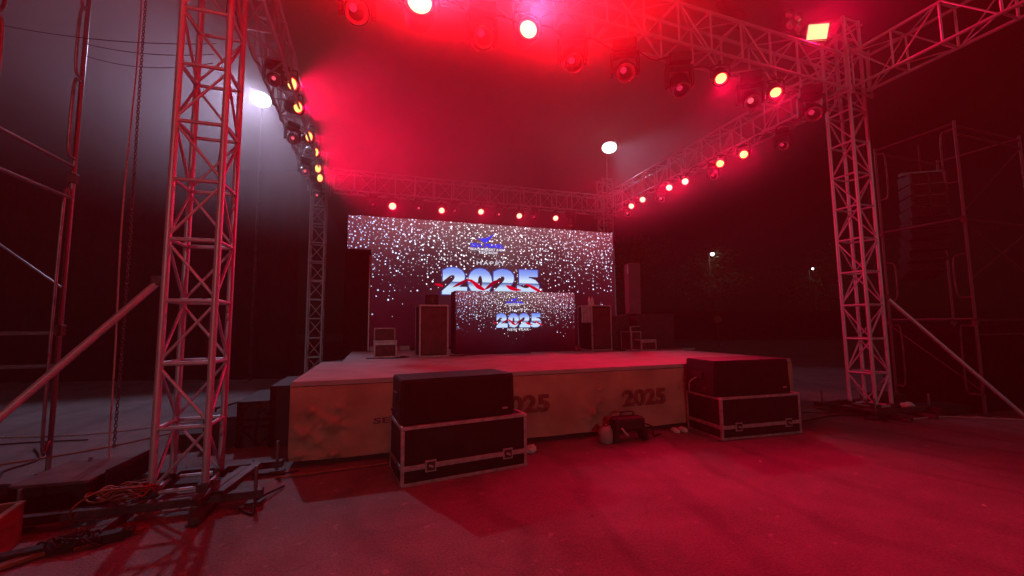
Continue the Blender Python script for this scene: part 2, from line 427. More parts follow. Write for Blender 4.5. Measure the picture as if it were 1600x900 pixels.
beam((XL, YF+.26, ZC), (-1.80, YB-.26, ZC), 'left side truss carrying the oval red lamps', 1)
beam((XR, 5.08+.26, ZC), (XR, YB-.26, ZC), 'right side truss running back over the speaker stack', 1)
beam((XL+.26, YF+.02, ZC), (XR-.26, 5.06, ZC), 'front truss overhead carrying moving heads and the square flood')
beam((XR, 5.08-.26, ZC), (XR, -4., ZC), 'red lit truss running from the right tower toward the viewer', 1)
beam((XL, YF-.26, ZC), (XL, -4., ZC), 'truss running from the left tower toward the viewer', 1)

def tower_base(key, x, y, extra):
    r = towers[key]; lx = lambda p: Vector(p)-Vector((x, y, .10))
    for yy in (y-.42, y+.42):
        box('base_channel', lx((x+extra[0], yy, .10)), (extra[1], .09, .07), STEEL, r, .006)
    for xx in (x-.32, x+.32):
        box('base_channel', lx((xx, y, .045)), (.09, 1.5, .06), STEEL, r, .006)
    for sx in (-1, 1):
        for sy in (-1, 1):
            px, py = x+extra[0]+sx*(extra[1]/2-.06), y+sy*.42
            bar('screw_jack', lx((px, py, .03)), lx((px, py, .34)), .016, GALV, r, 8)
            box('foot_plate', lx((px, py, .012)), (.15, .15, .016), STEEL, r, .004)
    for sx in (-1, 1):
        for sy in (-1, 1):
            box('leg_clamp', (sx*TW/2, sy*TW/2, .04), (.11, .11, .07), STEEL, r, .008)
tower_base('FL', XL, YF, (-.15, 1.75)); tower_base('FR', XR, 5.08, (.1, 1.5))
r = towers['FL']
for (a, b) in (((-1.44, 4.24, .13), (-1.24, 4.90, .18)), ((-1.30, 4.36, .14), (-1.13, 4.92, .20))):
    a, b = Vector(a)-Vector((XL, YF, .10)), Vector(b)-Vector((XL, YF, .10)); d = b-a
    box('outrigger_arm', (a+b)/2, (.085, d.length, .055), STEEL, r, .006, d.to_track_quat('Y', 'Z').to_matrix())
# sleeve blocks and head section
for key in ('FL', 'FR', 'BL', 'BR'):
    r = towers[key]; base = r.location.z
    for zz in (ZB-.10, ZT+.08):
        for s in (-1, 1):
            bar('sleeve_bar', (-.30, s*.28, zz-base), (.30, s*.28, zz-base), .02, ALU, r, 6)
            bar('sleeve_bar', (s*.28, -.30, zz-base+.04), (s*.28, .30, zz-base+.04), .02, ALU, r, 6)
    for i in (-1, 1):
        for j in (-1, 1):
            bar('sleeve_post', (i*.28, j*.28, ZB-.14-base), (i*.28, j*.28, ZT+.14-base), .018, ALU, r, 6)
    bar('head_bar', (-.38, 0, r and 7.05-base), (.38, 0, 7.05-base), .018, ALU, r, 6)
    bar('head_bar', (0, -.38, 7.00-base), (0, .38, 7.00-base), .018, ALU, r, 6)
# stabiliser pipes
for nm, a, b, lab in (('L', (-1.98, 4.72, 2.04), (-3.25, 3.72, .03), 'red lit stabiliser pipe slanting down from the left front tower'),
                      ('R', (8.60, 4.86, 2.02), (9.95, 3.86, .03), 'red lit stabiliser pipe slanting down from the right front tower')):
    e = empty('stabiliser_pipe', b, 0, lab, 'pipe', 'slanting pipes bracing the front towers'); b_, a_ = Vector(b), Vector(a)
    bar('pipe', (0, 0, 0), a_-b_, .03, ALU, e, 12)
    box('swivel_clamp', a_-b_, (.11, .09, .09), STEEL, e, .012)
    box('foot', (0, 0, -.01), (.14, .14, .03), STEEL, e, .005)

# ------------------------------------------------------------------ lamps
def aim(o, d): o.rotation_mode = 'QUATERNION'; o.rotation_quaternion = Vector(d).to_track_quat('-Z', 'Y')

def par_proto(lens_mat, fill, _dr):
    """lit PAR can: hangs from its clamp at the origin; the can points along local -z before aiming"""
    root = empty('par_lamp')
    bm = bmesh.new(); lathe(bm, [(.06, .17), (.10, .15), (.115, .06), (.118, -.06), (.125, -.065), (.125, -.085), (.108, -.087), (.108, -.05), (.0, -.05)], 24)
    can = bm_obj('can', bm, HOUSING, root)
    bm = bmesh.new(); lathe(bm, [(.107, -.052), (.086, -.053)], 24, None)
    rim = bm_obj('lens_rim', bm, E_RIM, can)
    bm = bmesh.new()
    for ring, n in ((0., 1), (.0235, 6), (.047, 12), (.0705, 18)):
        for k in range(n):
            a = 2*math.pi*k/n+ring*9
            c = (ring*math.cos(a), ring*math.sin(a), -.056)
            vs = [bm.verts.new((c[0]+_dr*math.cos(t*math.pi/4), c[1]+_dr*math.sin(t*math.pi/4), c[2])) for t in range(8)]
            bm.faces.new(vs[::-1])
    dots = bm_obj('led_cluster', bm, lens_mat, can)
    bm = bmesh.new(); lathe(bm, [(.0855, -.0535), (.0, -.0535)], 24)
    bm_obj('lens', bm, fill, can)
    return root, can

YOKE = None
def yoke_mesh():
    global YOKE
    if YOKE is None:
        bm = bmesh.new(); add_tube(bm, smooth_path([(-.14, 0, -.0), (-.14, 0, .16), (-.08, 0, .20), (.08, 0, .20), (.14, 0, .16), (.14, 0, 0)], 5), .012, 6)
        add_box(bm, (0, 0, .235), (.06, .05, .07), None, .006)
        YOKE = bpy.data.meshes.new('yoke'); bm.to_mesh(YOKE); bm.free(); YOKE.materials.append(STEEL)
    return YOKE

protos = {'hot': par_proto(E_HOT, E_HOT, .0118), 'dot': par_proto(E_DOT, E_RIM, .0132)}
ORD = ['first', 'second', 'third', 'fourth', 'fifth', 'sixth', 'seventh', 'eighth', 'ninth']
used = set()
def place_par(kind, loc, target, label, group, power=1., size=70, sc=1.):
    proto = protos[kind][0]
    if kind in used: root = copy_tree(proto)
    else: root = proto; used.add(kind)
    root.location = loc; tag(root, label, 'stage lamp', group)
    d = Vector(target)-Vector(loc)
    for ch in [x for x in bpy.data.objects if x.parent == root]:
        if ch.name.startswith('can'): aim(ch, d)
    if not any(x.parent == root and x.name.startswith('yoke') for x in bpy.data.objects):
        y = mesh_obj('yoke', yoke_mesh(), root); y.rotation_euler = (0, 0, math.atan2(d.y, d.x)+math.pi/2)
    root.scale = (sc, sc, sc)
    u = d.normalized()
    light('par_beam', 'SPOT', Vector(loc)+u*(.42 if power > 5 else .14*sc), target, PAR_W*power, (1., .004, .013) if power > 5 else RED, size, .55 if power > 5 else .9, .24 if power > 5 else .07)

# front truss: they face the yard
fr = [((.42, 4.90, 5.56), (.2, -1, 5.0), 'hot', 125., 1.7), ((1.86, 4.92, 5.56), (1.2, -1, 4.6), 'hot', 40., 1.35),
      ((5.23, 4.97, 5.58), (3.0, 1.5, 0), 'dot', .9, 1.), ((6.45, 5.0, 5.57), (3.6, 1.5, 0), 'dot', .9, 1.)]
for i, (p, t_, k, pw, s) in enumerate(fr):
    place_par(k, p, t_, 'glowing red par can, %s from the left under the front truss' % ORD[i], 'red par cans under the front truss', pw, 100 if i < 2 else 80, s)
# left truss: they point across the stage
lf = [(-1.72, 7.96, 6.03), (-1.72, 8.55, 5.90), (-1.74, 10.04, 5.98), (-1.75, 11.1, 6.05), (-1.76, 11.7, 5.85), (-1.77, 12.2, 5.76)]
for i, p in enumerate(lf):
    q = (p[0]+.12, p[1], p[2]-.05)
    place_par('dot', q, (3.0, p[1]-3.4, 4.2), 'oval glowing red par can, %s from the front on the left truss' % ORD[i], 'red par cans on the left truss', 1.35, 70, 1.15)
# right truss
rf = [(8.3, 7.19, 5.55), (8.3, 7.89, 5.60), (8.3, 9.13, 5.56), (8.3, 9.79, 5.60), (8.3, 11.07, 5.62), (8.3, 11.7, 5.58)]
for i, p in enumerate(rf):
    place_par('dot' if i < 2 else 'hot', (8.14, p[1], p[2]), (3.0, p[1]-4.2, 2.2), 'glowing red par can, %s from the front under the right truss' % ORD[i], 'red par cans under the right truss', 1.1, 70, 1.)
# back truss
bk = [(.37, 13.4, 5.40), (1.93, 13.4, 5.38), (3.26, 13.4, 5.44), (4.64, 13.4, 5.40), (6.03, 13.4, 5.42)]
for i, p in enumerate(bk):
    place_par('hot', (p[0], 13.32, p[2]), (p[0]*.55+1.3, 4.5, .4), 'glowing red par can, %s from the left above the video wall' % ORD[i], 'red par cans under the back truss', .5, 75, 1.25 if i == 0 else 1.05)

# moving heads
def moving_head(lens):
    root = empty('moving_head')
    box('base', (0, 0, -.08), (.30, .26, .14), HOUSING, root, .02)
    bm = bmesh.new()
    for s in (-1, 1):
        add_box(bm, (s*.165, 0, -.30), (.045, .11, .30), None, .015)
    add_box(bm, (0, 0, -.175), (.36, .12, .04), None, .01)
    bm_obj('yoke_arm', bm, HOUSING, root)
    bm = bmesh.new(); lathe(bm, [(.0, .16), (.07, .155), (.115, .11), (.135, .03), (.135, -.06), (.125, -.14), (.105, -.155), (.10, -.135), (.0, -.13)], 20)
    head = bm_obj('head', bm, HOUSING, root, (0, 0, -.40))
    bm = bmesh.new(); lathe(bm, [(.098, -.136), (.07, -.15), (.0, -.158)], 20)
    bm_obj('lens', bm, GLASS, head)
    bm = bmesh.new(); lathe(bm, [(.118, -.146), (.112, -.162), (.102, -.160), (.101, -.146)], 24)
    bm_obj('lens_ring', bm, MIRROR, head)
    bm = bmesh.new(); lathe(bm, [(.045, .0), (.03, -.012), (.0, -.016)], 14); 
    bm_obj('lens_gleam', bm, lens, head, (.028, .028, -.147))  # glowing cap imitates lamplight reflected in an unlit lens
    return root
mh = {k: moving_head(m) for k, m in (('dim', E_PINK), ('bright', E_PINKW))}
mused = set()
def place_mh(kind, loc, target, label, group, sc=1., grow=1.):
    root = copy_tree(mh[kind]) if kind in mused else mh[kind]; mused.add(kind)
    root.location = loc; tag(root, label, 'moving head', group)
    d = Vector(target)-Vector(loc); rz = math.atan2(d.y, d.x)+math.pi/2; root.rotation_euler = (0, 0, rz); root.scale = (sc,)*3
    dl = Matrix.Rotation(-rz, 3, 'Z') @ d
    for ch in [x for x in bpy.data.objects if x.parent == root]:
        if ch.name.startswith('head'): aim(ch, dl)
fm = [((-.30, 4.86, 5.74), (-.2, -2, 0), 'dim'), ((1.21, 4.88, 5.74), (.9, -2, 2), 'dim'), ((2.53, 4.90, 5.74), (1.5, 2, 2.), 'dim'),
      ((3.39, 4.92, 5.74), (1.2, 1, 2.2), 'dim'), ((4.38, 4.94, 5.74), (3.2, 2.2, 0), 'dim'), ((5.84, 4.97, 5.74), (3.5, 1.6, 2), 'bright'), ((7.3, 5.0, 5.78), (4, 1.6, 2), 'dim')]
for i, (p, t_, k) in enumerate(fm):
    place_mh(k, p, t_, 'dark moving head, %s from the left hanging under the front truss' % ORD[i], 'moving heads under the front truss', 1.12)
for i, p in enumerate(((-1.72, 7.36, 6.0), (-1.72, 9.0, 5.72), (-1.74, 10.6, 5.62), (-1.76, 12.75, 5.70))):
    place_mh('bright', p, (2, p[1]-7, 1), 'pink gleaming moving head, %s from the front under the left truss' % ORD[i], 'moving heads under the left truss', .8)
for i, p in enumerate(((8.3, 6.35, 5.78), (8.3, 8.3, 5.78), (8.3, 10.4, 5.78), (8.3, 12.2, 5.78))):
    place_mh('dim' if i < 2 else 'bright', p, (4, 2, 2), 'dim moving head, %s from the front under the right truss' % ORD[i], 'moving heads under the right truss', .85)
for i, p in enumerate(((-.22, 13.5, 5.78), (1.21, 13.5, 5.78), (2.42, 13.5, 5.78), (3.98, 13.5, 5.78), (5.3, 13.5, 5.78))):
    place_mh('bright' if i in (1, 3) else 'dim', p, (2.5, 5, 1), 'dim moving head, %s from the left above the video wall' % ORD[i], 'moving heads under the back truss', .85)
am = moving_head(E_AMBER); am.location = (6.71, 13.5, 5.78); tag(am, 'amber lensed moving head at the right end of the back truss', 'moving head')
for i, x in enumerate((-.27, 4.03)):
    o = box('indicator_lamp', (x, 13.44, 5.70), (.05, .05, .05), E_BLUE, None, .012)
    tag(o, 'tiny blue indicator light on the back truss, the %s one' % ('left', 'right')[i], 'indicator', 'blue indicators on the back truss')

# square flood on the front truss
fl = empty('square_flood', (7.49, 4.95, 6.83), 0, 'square pale yellow flood panel glowing on top of the front truss', 'flood light')
dirv = Vector((-2.6, -5, -2.4)).normalized(); q = dirv.to_track_quat('-Z', 'Y').to_matrix() @ Matrix.Rotation(R_(2), 3, 'Z')
box('housing', (0, 0, 0), (.40, .33, .10), HOUSING, fl, .01, q)
box('led_face', dirv*.053, (.335, .27, .008), E_YEL, fl, 0, q)
tube('bracket', [q @ Vector((-.22, 0, 0)), q @ Vector((-.22, .1, .0))+Vector((0, 0, -.25)), q @ Vector((.22, .1, 0))+Vector((0, 0, -.25)), q @ Vector((.22, 0, 0))], .012, STEEL, fl, 6)
light('flood_beam', 'SPOT', fl.location+dirv*.10, fl.location+dirv*5, PAR_W*1.1, RED, 130, .6, .15)
# unlit four-cell blinder and dark flood beside it
bl = empty('blinder_lamp', (7.0, 4.98, 6.9), 0, 'unlit four cell blinder on the front truss left of the square flood', 'stage lamp')
for i in (-1, 1):
    for j in (-1, 1):
        bm = bmesh.new(); lathe(bm, [(.03, .06), (.075, .0), (.08, -.02), (.0, -.01)], 16)
        o = bm_obj('reflector_cell', bm, MIRROR, bl, (i*.10, 0, .08+j*.10)); aim(o, (-.35, -1, -.5))
box('housing', (0, .09, .08), (.42, .08, .42), HOUSING, bl, .01)
df = empty('dark_flood', (5.56, 5.0, 6.86), 0, 'unlit rectangular flood panel standing on the front truss', 'flood light')
box('housing', (0, 0, 0), (.42, .12, .32), HOUSING, df, .015, Matrix.Rotation(R_(-25), 3, 'X'))
box('glass_face', (0, -.063, -.03), (.36, .012, .26), GLASS, df, .004, Matrix.Rotation(R_(-25), 3, 'X'))
tube('bracket', [(-.2, 0, 0), (-.2, 0, -.3), (.2, 0, -.3), (.2, 0, 0)], .012, STEEL, df, 6)

# white floods on masts behind the rig
for nm, (x, y, z), lab in (('L', (-3.6, 14.0, 8.65), 'blazing white flood light on a thin mast behind the left truss tower'),
                           ('R', (8.78, 14.0, 8.70), 'blazing white flood light on a thin mast above the back right truss corner')):
    e = empty('flood_mast', (x, y+.25, 0), 0, lab, 'flood light', 'white floods on masts behind the stage')
    tube('mast', [(0, 0, 0), (0, 0, z+.1)], [.05, .03], STEEL, e, 10)
    tube('arm', [(0, 0, z+.05), (0, -.2, z+.02)], .02, STEEL, e, 6)
    tgt = (Vector((-5., 5., 0) if nm == 'L' else (10.5, 5, 0))-Vector((x, y, z))).normalized(); qm = tgt.to_track_quat('-Z', 'Y').to_matrix()
    fm_ = (Vector((2.2, 2.5, 1))-Vector((x, y, z))).normalized(); qm = fm_.to_track_quat('-Z', 'Y').to_matrix()
    box('housing', (0, -.25, z), (.60, .46, .12), HOUSING, e, .012, qm)
    bm = bmesh.new(); lathe(bm, [(.23, 0), (.20, -.03), (.12, -.055), (.0, -.065)], 28)
    for v in bm.verts: v.co.x *= 1.25; v.co.y *= .95; v.co = qm @ v.co
    bm_obj('led_face', bm, E_WHITE, e, Vector((0, -.25, z))+fm_*.062)
    light('flood_halo', 'POINT', Vector((x, y-.25, z))+fm_*.36, (x, 0, 0), 14., (.8, .8, 1.), rad=.2)  # extra point lamp added to give the flood its halo
    light('flood_beam', 'SPOT', Vector((x, y-.25, z))+fm_*.34, Vector((x, y, z))+tgt*8, WHITE_W*(1. if nm == 'L' else .25), (.74, .66, 1.0), 76, .5, .12)

# ================================================================== VIDEO WALLS
WX0, WX1, WZ0, WZ1, WY = -.77, 6.98, 1.02, 4.44, 11.1
wall = empty('video_wall', (WX0, WY, 0), 0, 'large video wall showing white sparkles, a blue logo, HAPPY and 2025', 'video wall')
LW, LH = WX1-WX0, WZ1-WZ0
ledA = led_mat('sparkle_picture_large', LW, LH, 8.0, 1.0, 1., 3.)
bm = bmesh.new()
step_x, step_z = .58, 3.56-WZ0
def quad(bm, x0, x1, z0, z1, y=0.):
    bm.faces.new([bm.verts.new(c) for c in ((x0, y, z0), (x1, y, z0), (x1, y, z1), (x0, y, z1))])
quad(bm, 0, step_x, step_z, LH); quad(bm, step_x, LW, 0, LH)
bmesh.ops.remove_doubles(bm, verts=bm.verts, dist=1e-5)
bm_obj('picture', bm, ledA, wall, (0, 0, WZ0))
bm = bmesh.new(); add_box(bm, ((step_x)/2-.001, .064, (step_z+LH)/2), (step_x+.02, .12, LH-step_z+.02)); add_box(bm, ((step_x+LW)/2, .066, LH/2), (LW-step_x+.02, .12, LH+.02))
bm_obj('cabinet', bm, BLACK, wall, (0, 0, WZ0))
box('edge_frame', (step_x-.03, .0, WZ0+step_z/2-.1), (.025, .04, step_z-.1), TRIM, wall)
for x in (.9, 2.7, 4.5, 6.6):
    bar('support_leg', (x, .35, .02), (x, .35, 4.3), .025, STEEL, wall)
    bar('support_strut', (x, .14, 3.2), (x, 1.5, .02), .02, STEEL, wall)
digA = digit_mat('chrome_digits_large', 0, 1.0, 1.0)
E_LOGO = emit('logo_blue', (.015, .05, .9), 1.0); E_TXT = emit('white_print', (.85, .85, 1.), 1.0)
E_RIB = emit('red_ribbon', (.62, .0, .02), 1.0); E_RIBD = emit('dark_red_ribbon', (.28, .0, .015), 1.0); E_OUT = emit('digit_outline', (.03, .05, .28), 1.0)
def logo(parent, x0, x1, z0, z1, y):
    """blue wave emblem, name, two white lines inside x0..x1, z0..z1"""
    w, h = x1-x0, z1-z0; X = lambda u: x0+u*w; Z = lambda v: z0+v*h
    bm = bmesh.new()
    for (a, b, s) in ((.16, .70, .02), (.26, .62, -.06)):
        top = [(a+(b-a)*i/14, .66+.24*(i/14)**1.4-.08*math.sin(math.pi*i/14)+s) for i in range(15)]
        bot = [(a+(b-a)*i/14, .66+.24*(i/14)**1.4-(.10+.13*(i/14))*math.sin(math.pi*i/14)-.035*math.sin(math.pi*i/14)+s) for i in range(15)]
        pv = None
        for (u, v), (u2, v2) in zip(top, bot):
            p, q_ = bm.verts.new((X(u), y, Z(v))), bm.verts.new((X(u2), y, Z(v2)))
            if pv: bm.faces.new((pv[0], pv[1], q_, p))
            pv = (p, q_)
    bm_obj('logo_wave', bm, E_LOGO, parent)
    text_on('logo_name', 'SEA PEARL', E_LOGO, parent, X(.0), X(.97), Z(.25), Z(.44), y-.001, .055)
    text_on('logo_line', 'BEACH RESORT & SPA', E_TXT, parent, X(.0), X(1.), Z(.12), Z(.23), y-.001, .02)
    text_on('logo_line', "COX'S BAZAR", E_TXT, parent, X(.24), X(.78), Z(-.02), Z(.10), y-.001, .02)
def digits(parent, x0, x1, z0, z1, y, m):
    w = x1-x0; h = z1-z0; dw = w/4.14
    for i, ch in enumerate('2025'):
        a = x0+i*(dw*1.045)
        o = text_on('digit_outline', ch, E_OUT, parent, a-.012*w, a+dw+.012*w, z0-.03*h, z1+.03*h, y, .075)
        # gradient material uses the digit's own height: normalise via object scale
        me = text_mesh(ch, 1., .07, 'LEFT')
        xs = [v.co.x for v in me.vertices]; ys = [v.co.y for v in me.vertices]
        for v in me.vertices: v.co = Vector(((v.co.x-min(xs))/(max(xs)-min(xs)), (v.co.y-min(ys))/(max(ys)-min(ys)), 0))
        me.materials.append(m); d = mesh_obj('digit', me, parent, (a, y-.002, z0)); d.rotation_euler = (R_(90), 0, 0); d.scale = (dw, h, 1)
    X = lambda u: x0+u*w; Z = lambda v: z0+v*h
    for nm, mm, pts in (('ribbon', E_RIB, [(-.07, .36, .02), (-.03, .34, .05), (0.005, .30, .045)]),
                        ('ribbon', E_RIBD, [(.10, .26, .01), (.16, .38, .06), (.22, .50, .05), (.26, .55, .03)]),
                        ('ribbon', E_RIB, [(.24, .55, .03), (.29, .50, .06), (.34, .34, .10), (.40, .22, .06), (.42, .20, .02)]),
                        ('ribbon', E_RIBD, [(.42, .20, .02), (.47, .34, .08), (.53, .50, .06), (.58, .54, .02)]),
                        ('ribbon', E_RIB, [(.64, .36, .02), (.68, .29, .08), (.74, .22, .06), (.80, .20, .02)]),
                        ('ribbon', E_RIB, [(.84, .44, .01), (.89, .38, .05), (.95, .27, .07), (1.0, .18, .05), (1.03, .14, .01)])):
        ribbon(nm, [(X(a), Z(b), c*h) for a, b, c in pts], mm, parent, y-.004)
logo(wall, 2.42-WX0, 3.44-WX0, 3.60, 4.24, -.004)
text_on('greeting_word', 'HAPPY', E_TXT, wall, 2.60-WX0, 3.42-WX0, 3.27, 3.38, -.004, .0, 0, 1.35)
digits(wall, 1.64-WX0, 4.47-WX0, 2.43, 3.17, -.004, digA)
text_on('greeting_word', 'NEW YEAR', E_TXT, wall, 2.45-WX0, 3.75-WX0, 2.05, 2.19, -.004, 0, 0, 1.2)
# blind cloth left of the wall, below its stepped corner
o = box('masking_cloth', (-.52, 11.22, 2.15), (.62, .05, 2.75), CLOTH, None); tag(o, 'black masking cloth hanging under the stepped left corner of the video wall', 'cloth')

booth = empty('dj_booth', (1.61, 8.88, SZ), 0, 'low dj booth with a sparkling screen front reading 2025 NEW YEAR', 'dj booth')
BW, BHt = 2.87, 1.375
ledB = led_mat('sparkle_picture_small', BW, BHt, 15.5, 1.1, .95, 9.)
bm = bmesh.new(); quad(bm, 0, BW, 0, BHt); bm_obj('picture', bm, ledB, booth)
box('cabinet', (BW/2, .29, BHt/2), (BW+.02, .56, BHt+.016), BLACK, booth)
logo(booth, 2.76-1.61, 3.20-1.61, 2.02-SZ, 2.25-SZ, -.004)
text_on('greeting_word', 'HAPPY', E_TXT, booth, 2.85-1.61, 3.25-1.61, 1.90-SZ, 1.945-SZ, -.004, 0, 0, 1.3)
digits(booth, 2.53-1.61, 3.61-1.61, 1.53-SZ, 1.85-SZ, -.004, digA)
text_on('greeting_word', 'NEW YEAR', E_TXT, booth, 2.79-1.61, 3.30-1.61, 1.455-SZ, 1.51-SZ, -.004, .01, 0, 1.15)

# ================================================================== CASES AND SPEAKERS
def edge_trim(root, sx, sy, sz, w=.035, t=.006, z0=0.):
    """aluminium angle along the twelve edges and ball corners"""
    for x in (-1, 1):
        for y in (-1, 1):
            box('edge_trim', (x*(sx/2-w/2+t), y*(sy/2-w/2+t), z0+sz/2), (w, w, sz+t), TRIM, root, .003)
    for x in (-1, 1):
        for z in (0, 1):
            box('edge_trim', (x*(sx/2-w/2+t+.001), 0, z0+(w/2-t if z == 0 else sz-w/2+t)), (w, sy-w*2+.02, w), TRIM, root, .003)
    for y in (-1, 1):
        for z in (0, 1):
            box('edge_trim', (0, y*(sy/2-w/2+t+.001), z0+(w/2-t if z == 0 else sz-w/2+t)), (sx-w*2+.02, w, w), TRIM, root, .003)
    for x in (-1, 1):
        for y in (-1, 1):
            for z in (0, 1):
                bm = bmesh.new(); bmesh.ops.create_icosphere(bm, subdivisions=2, radius=w*.78)
                bm_obj('ball_corner', bm, TRIM, root, (x*(sx/2-w/2+t), y*(sy/2-w/2+t), z0+(w/2 if z == 0 else sz-w/2)), True)

def latch(root, x, y, z):
    bm = bmesh.new(); add_box(bm, (0, 0, 0), (.115, .012, .115), None, .004)
    p = bm_obj('latch', bm, TRIM, root, (x, y, z))
    bm = bmesh.new(); add_box(bm, (0, -.010, 0), (.085, .010, .085), None, .002)
    bm_obj('latch_dish', bm, STEEL, p)
    bm = bmesh.new(); add_box(bm, (0, -.019, .0), (.05, .012, .022), Matrix.Rotation(R_(25), 3, 'Y'), .003)
    bm_obj('latch_key', bm, TRIM, p)

def flight_case(loc, rz, sx, sy, sz, split, label, group=None, latches=(), handle=False, trim=.035, name='flight_case'):
    root = empty(name, loc, rz, label, 'flight case', group)
    box('panel_body', (0, 0, sz/2), (sx, sy, sz-.004), BLACK, root, .004)
    edge_trim(root, sx, sy, sz, trim)
    if split:
        for y in (-1, 1): box('lid_strip', (0, y*(sy/2+.002), split), (sx-.03, .012, .05), TRIM, root, .003)
        for x in (-1, 1): box('lid_strip', (x*(sx/2+.002), 0, split), (.012, sy-.03, .05), TRIM, root, .003)
    for lx in latches: latch(root, lx*sx, -sy/2-.012, split)
    if handle:
        box('side_handle', (-sx/2-.006, -.02, split*.42), (.012, .17, .075), STEEL, root, .004)
    return root

G1 = 'long flight cases standing before the stage'
flight_case((.90, 4.77, 0), R_(7.5), 1.40, .66, .575, .17, 'long black flight case left of centre under a speaker, its right latch shining', G1, (-.29, .33), True)
flight_case((5.19, 4.88, 0), R_(-3.2), 1.37, .70, .565, .165, 'long black flight case at the right end of the stage under a slanted speaker', G1, (-.30, .33), True)

def sub_speaker(loc, rz, w0, w1, dp, h, label, back=0.):
    """wide speaker: tapered plan, front grille, badge, side handles"""
    root = empty('speaker_cabinet', loc, rz, label, 'speaker', 'black speakers on the long flight cases')
    bm = bmesh.new()
    def ring(z, k): return [bm.verts.new(c) for c in ((-w0/2*k-.0, -dp/2, z), (w0/2*k, -dp/2, z), (w1/2*k, dp/2, z), (-w1/2*k, dp/2, z))]
    a, b = ring(0, 1), ring(h, back or 1)
    bm.faces.new(a[::-1]); bm.faces.new(b)
    for i in range(4): bm.faces.new((a[i], a[(i+1) % 4], b[(i+1) % 4], b[i]))
    bmesh.ops.bevel(bm, geom=list(bm.edges), offset=.012, segments=2, affect='EDGES')
    bm_obj('cabinet', bm, BLACK, root)
    box('grille', (0, -dp/2-.008, h/2), (w0*.93, .018, h*.86), GRILLE, root, .006)
    box('badge', (w0*.40, -dp/2-.020, h*.17), (.065, .006, .018), TRIM, root)
    for s in (-1, 1):
        box('side_handle', (s*(w0+w1)/4*.998, .02, h*.55), (.02, .2, .10), RUBBER, root, .008)
    bm = bmesh.new()
    for s in (-1, 1):
        for i in range(2): add_box(bm, (s*(w0*.5-.006), -.12+i*.3, h*.18), (.02, .03, .03))
    bm_obj('connector', bm, STEEL, root)
    return root
sub_speaker((.835, 4.79, .582), R_(7.5), 1.30, 1.26, .58, .455, 'wide black speaker on the flight case left of centre', .985)
sub_speaker((5.13, 4.90, .572), R_(-3.2), 1.34, 1.3, .62, .49, 'wide black speaker with slanting ends on the right flight case', .955)
tube('speaker_cable', smooth_path([(4.44, 5.1, .58), (4.40, 5.05, .72), (4.46, 4.98, .80), (4.56, 5.0, .78)], 6), .008, PALEROPE)
tag(bpy.data.objects['speaker_cable'], 'pale cable looping from the back of the right front speaker', 'cable')

# racks and cases on the deck
rk = flight_case((1.07, 8.68, SZ), R_(3), .58, .55, 1.04, 0, 'tall rack case standing left of the dj booth', 'tall rack cases beside the dj booth', trim=.032, name='rack_case')
box('front_panel', (0, -.272, .52), (.50, .02, .94), mat('brown_rack_panel', (.07, .03, .028), .6, 0, .4, 5.), rk, .004)
rk2 = flight_case((5.05, 8.96, SZ), R_(5), .56, .60, 1.07, 0, 'tall rack case with a side flap standing right of the dj booth', 'tall rack cases beside the dj booth', trim=.032, name='rack_case')
box('front_panel', (0, -.297, .53), (.48, .02, .96), bpy.data.materials['brown_rack_panel'], rk2, .004)
box('side_flap', (-.40, -.25, .86), (.24, .03, .40), TRIM, rk2, .004)
mn = empty('small_monitor', (1.06, 8.62, SZ+1.046), 0, 'small red lit speaker monitor on top of the left rack case', 'speaker')
box('cabinet', (0, 0, .105), (.25, .24, .21), BLACK, mn, .008)
for z_, r_ in ((.14, .045), (.06, .03)):
    bm = bmesh.new(); lathe(bm, [(r_, 0), (r_*.9, .012), (r_*.5, .002), (.0, .006)], 16, Matrix.Rotation(R_(90), 4, 'X'))
    bm_obj('cone', bm, STEEL, mn, (0, -.122, z_))
box('side_strip', (.13, 0, .105), (.008, .2, .2), PLASTIC_R, mn)
bx = empty('bottle_pair', (4.90, 8.85, SZ+1.075), 0, 'pair of pale bottles standing on the right rack case', 'bottles')
for dx in (-.035, .045):
    bm = bmesh.new(); lathe(bm, [(.032, 0), (.034, .01), (.034, .14), (.014, .18), (.014, .205), (.0, .205)], 14); bm_obj('bottle', bm, PLASTIC_W, bx, (dx, 0, 0))

def small_case(loc, rz, sx, sy, sz, lid, label):
    root = flight_case(loc, rz, sx, sy, sz, 0, label, 'small open cases on the stage', trim=.028, name='small_case')
    [ch.data.materials.__setitem__(0, bpy.data.materials['brown_rack_panel']) for ch in bpy.data.objects if ch.parent == root and ch.name.startswith('panel_body')]
    box('lid_strip', (0, -sy/2-.004, sz*.83), (sx-.03, .012, .055), TRIM, root, .003)
    # open lid standing up at the back: a trimmed frame with a dark inside
    box('lid', (0, sy/2-.03, sz+lid/2), (sx, .035, lid), bpy.data.materials['brown_rack_panel'], root, .004)
    tube('lid_frame', smooth_path([(-sx/2+.015, sy/2-.055, sz), (-sx/2+.015, sy/2-.055, sz+lid*.85), (-sx/2+.05, sy/2-.055, sz+lid), (sx/2-.05, sy/2-.055, sz+lid), (sx/2-.015, sy/2-.055, sz+lid*.85), (sx/2-.015, sy/2-.055, sz)], 4), .016, TRIM, root, 6)
    bm = bmesh.new(); lathe(bm, [(.05, 0), (.045, -.01), (.0, -.012)], 14, Matrix.Rotation(R_(-90), 4, 'X')); bm_obj('round_badge', bm, STEEL, root, (0, -sy/2-.004, sz*.38))
    return root
small_case((.15, 8.86, SZ), R_(2), .43, .42, .33, .24, 'small trimmed case with raised lid at the left end of the stage')
small_case((6.02, 8.42, SZ), R_(8), .46, .42, .25, .0001+.30, 'small trimmed case with raised lid before the dark speaker stack')
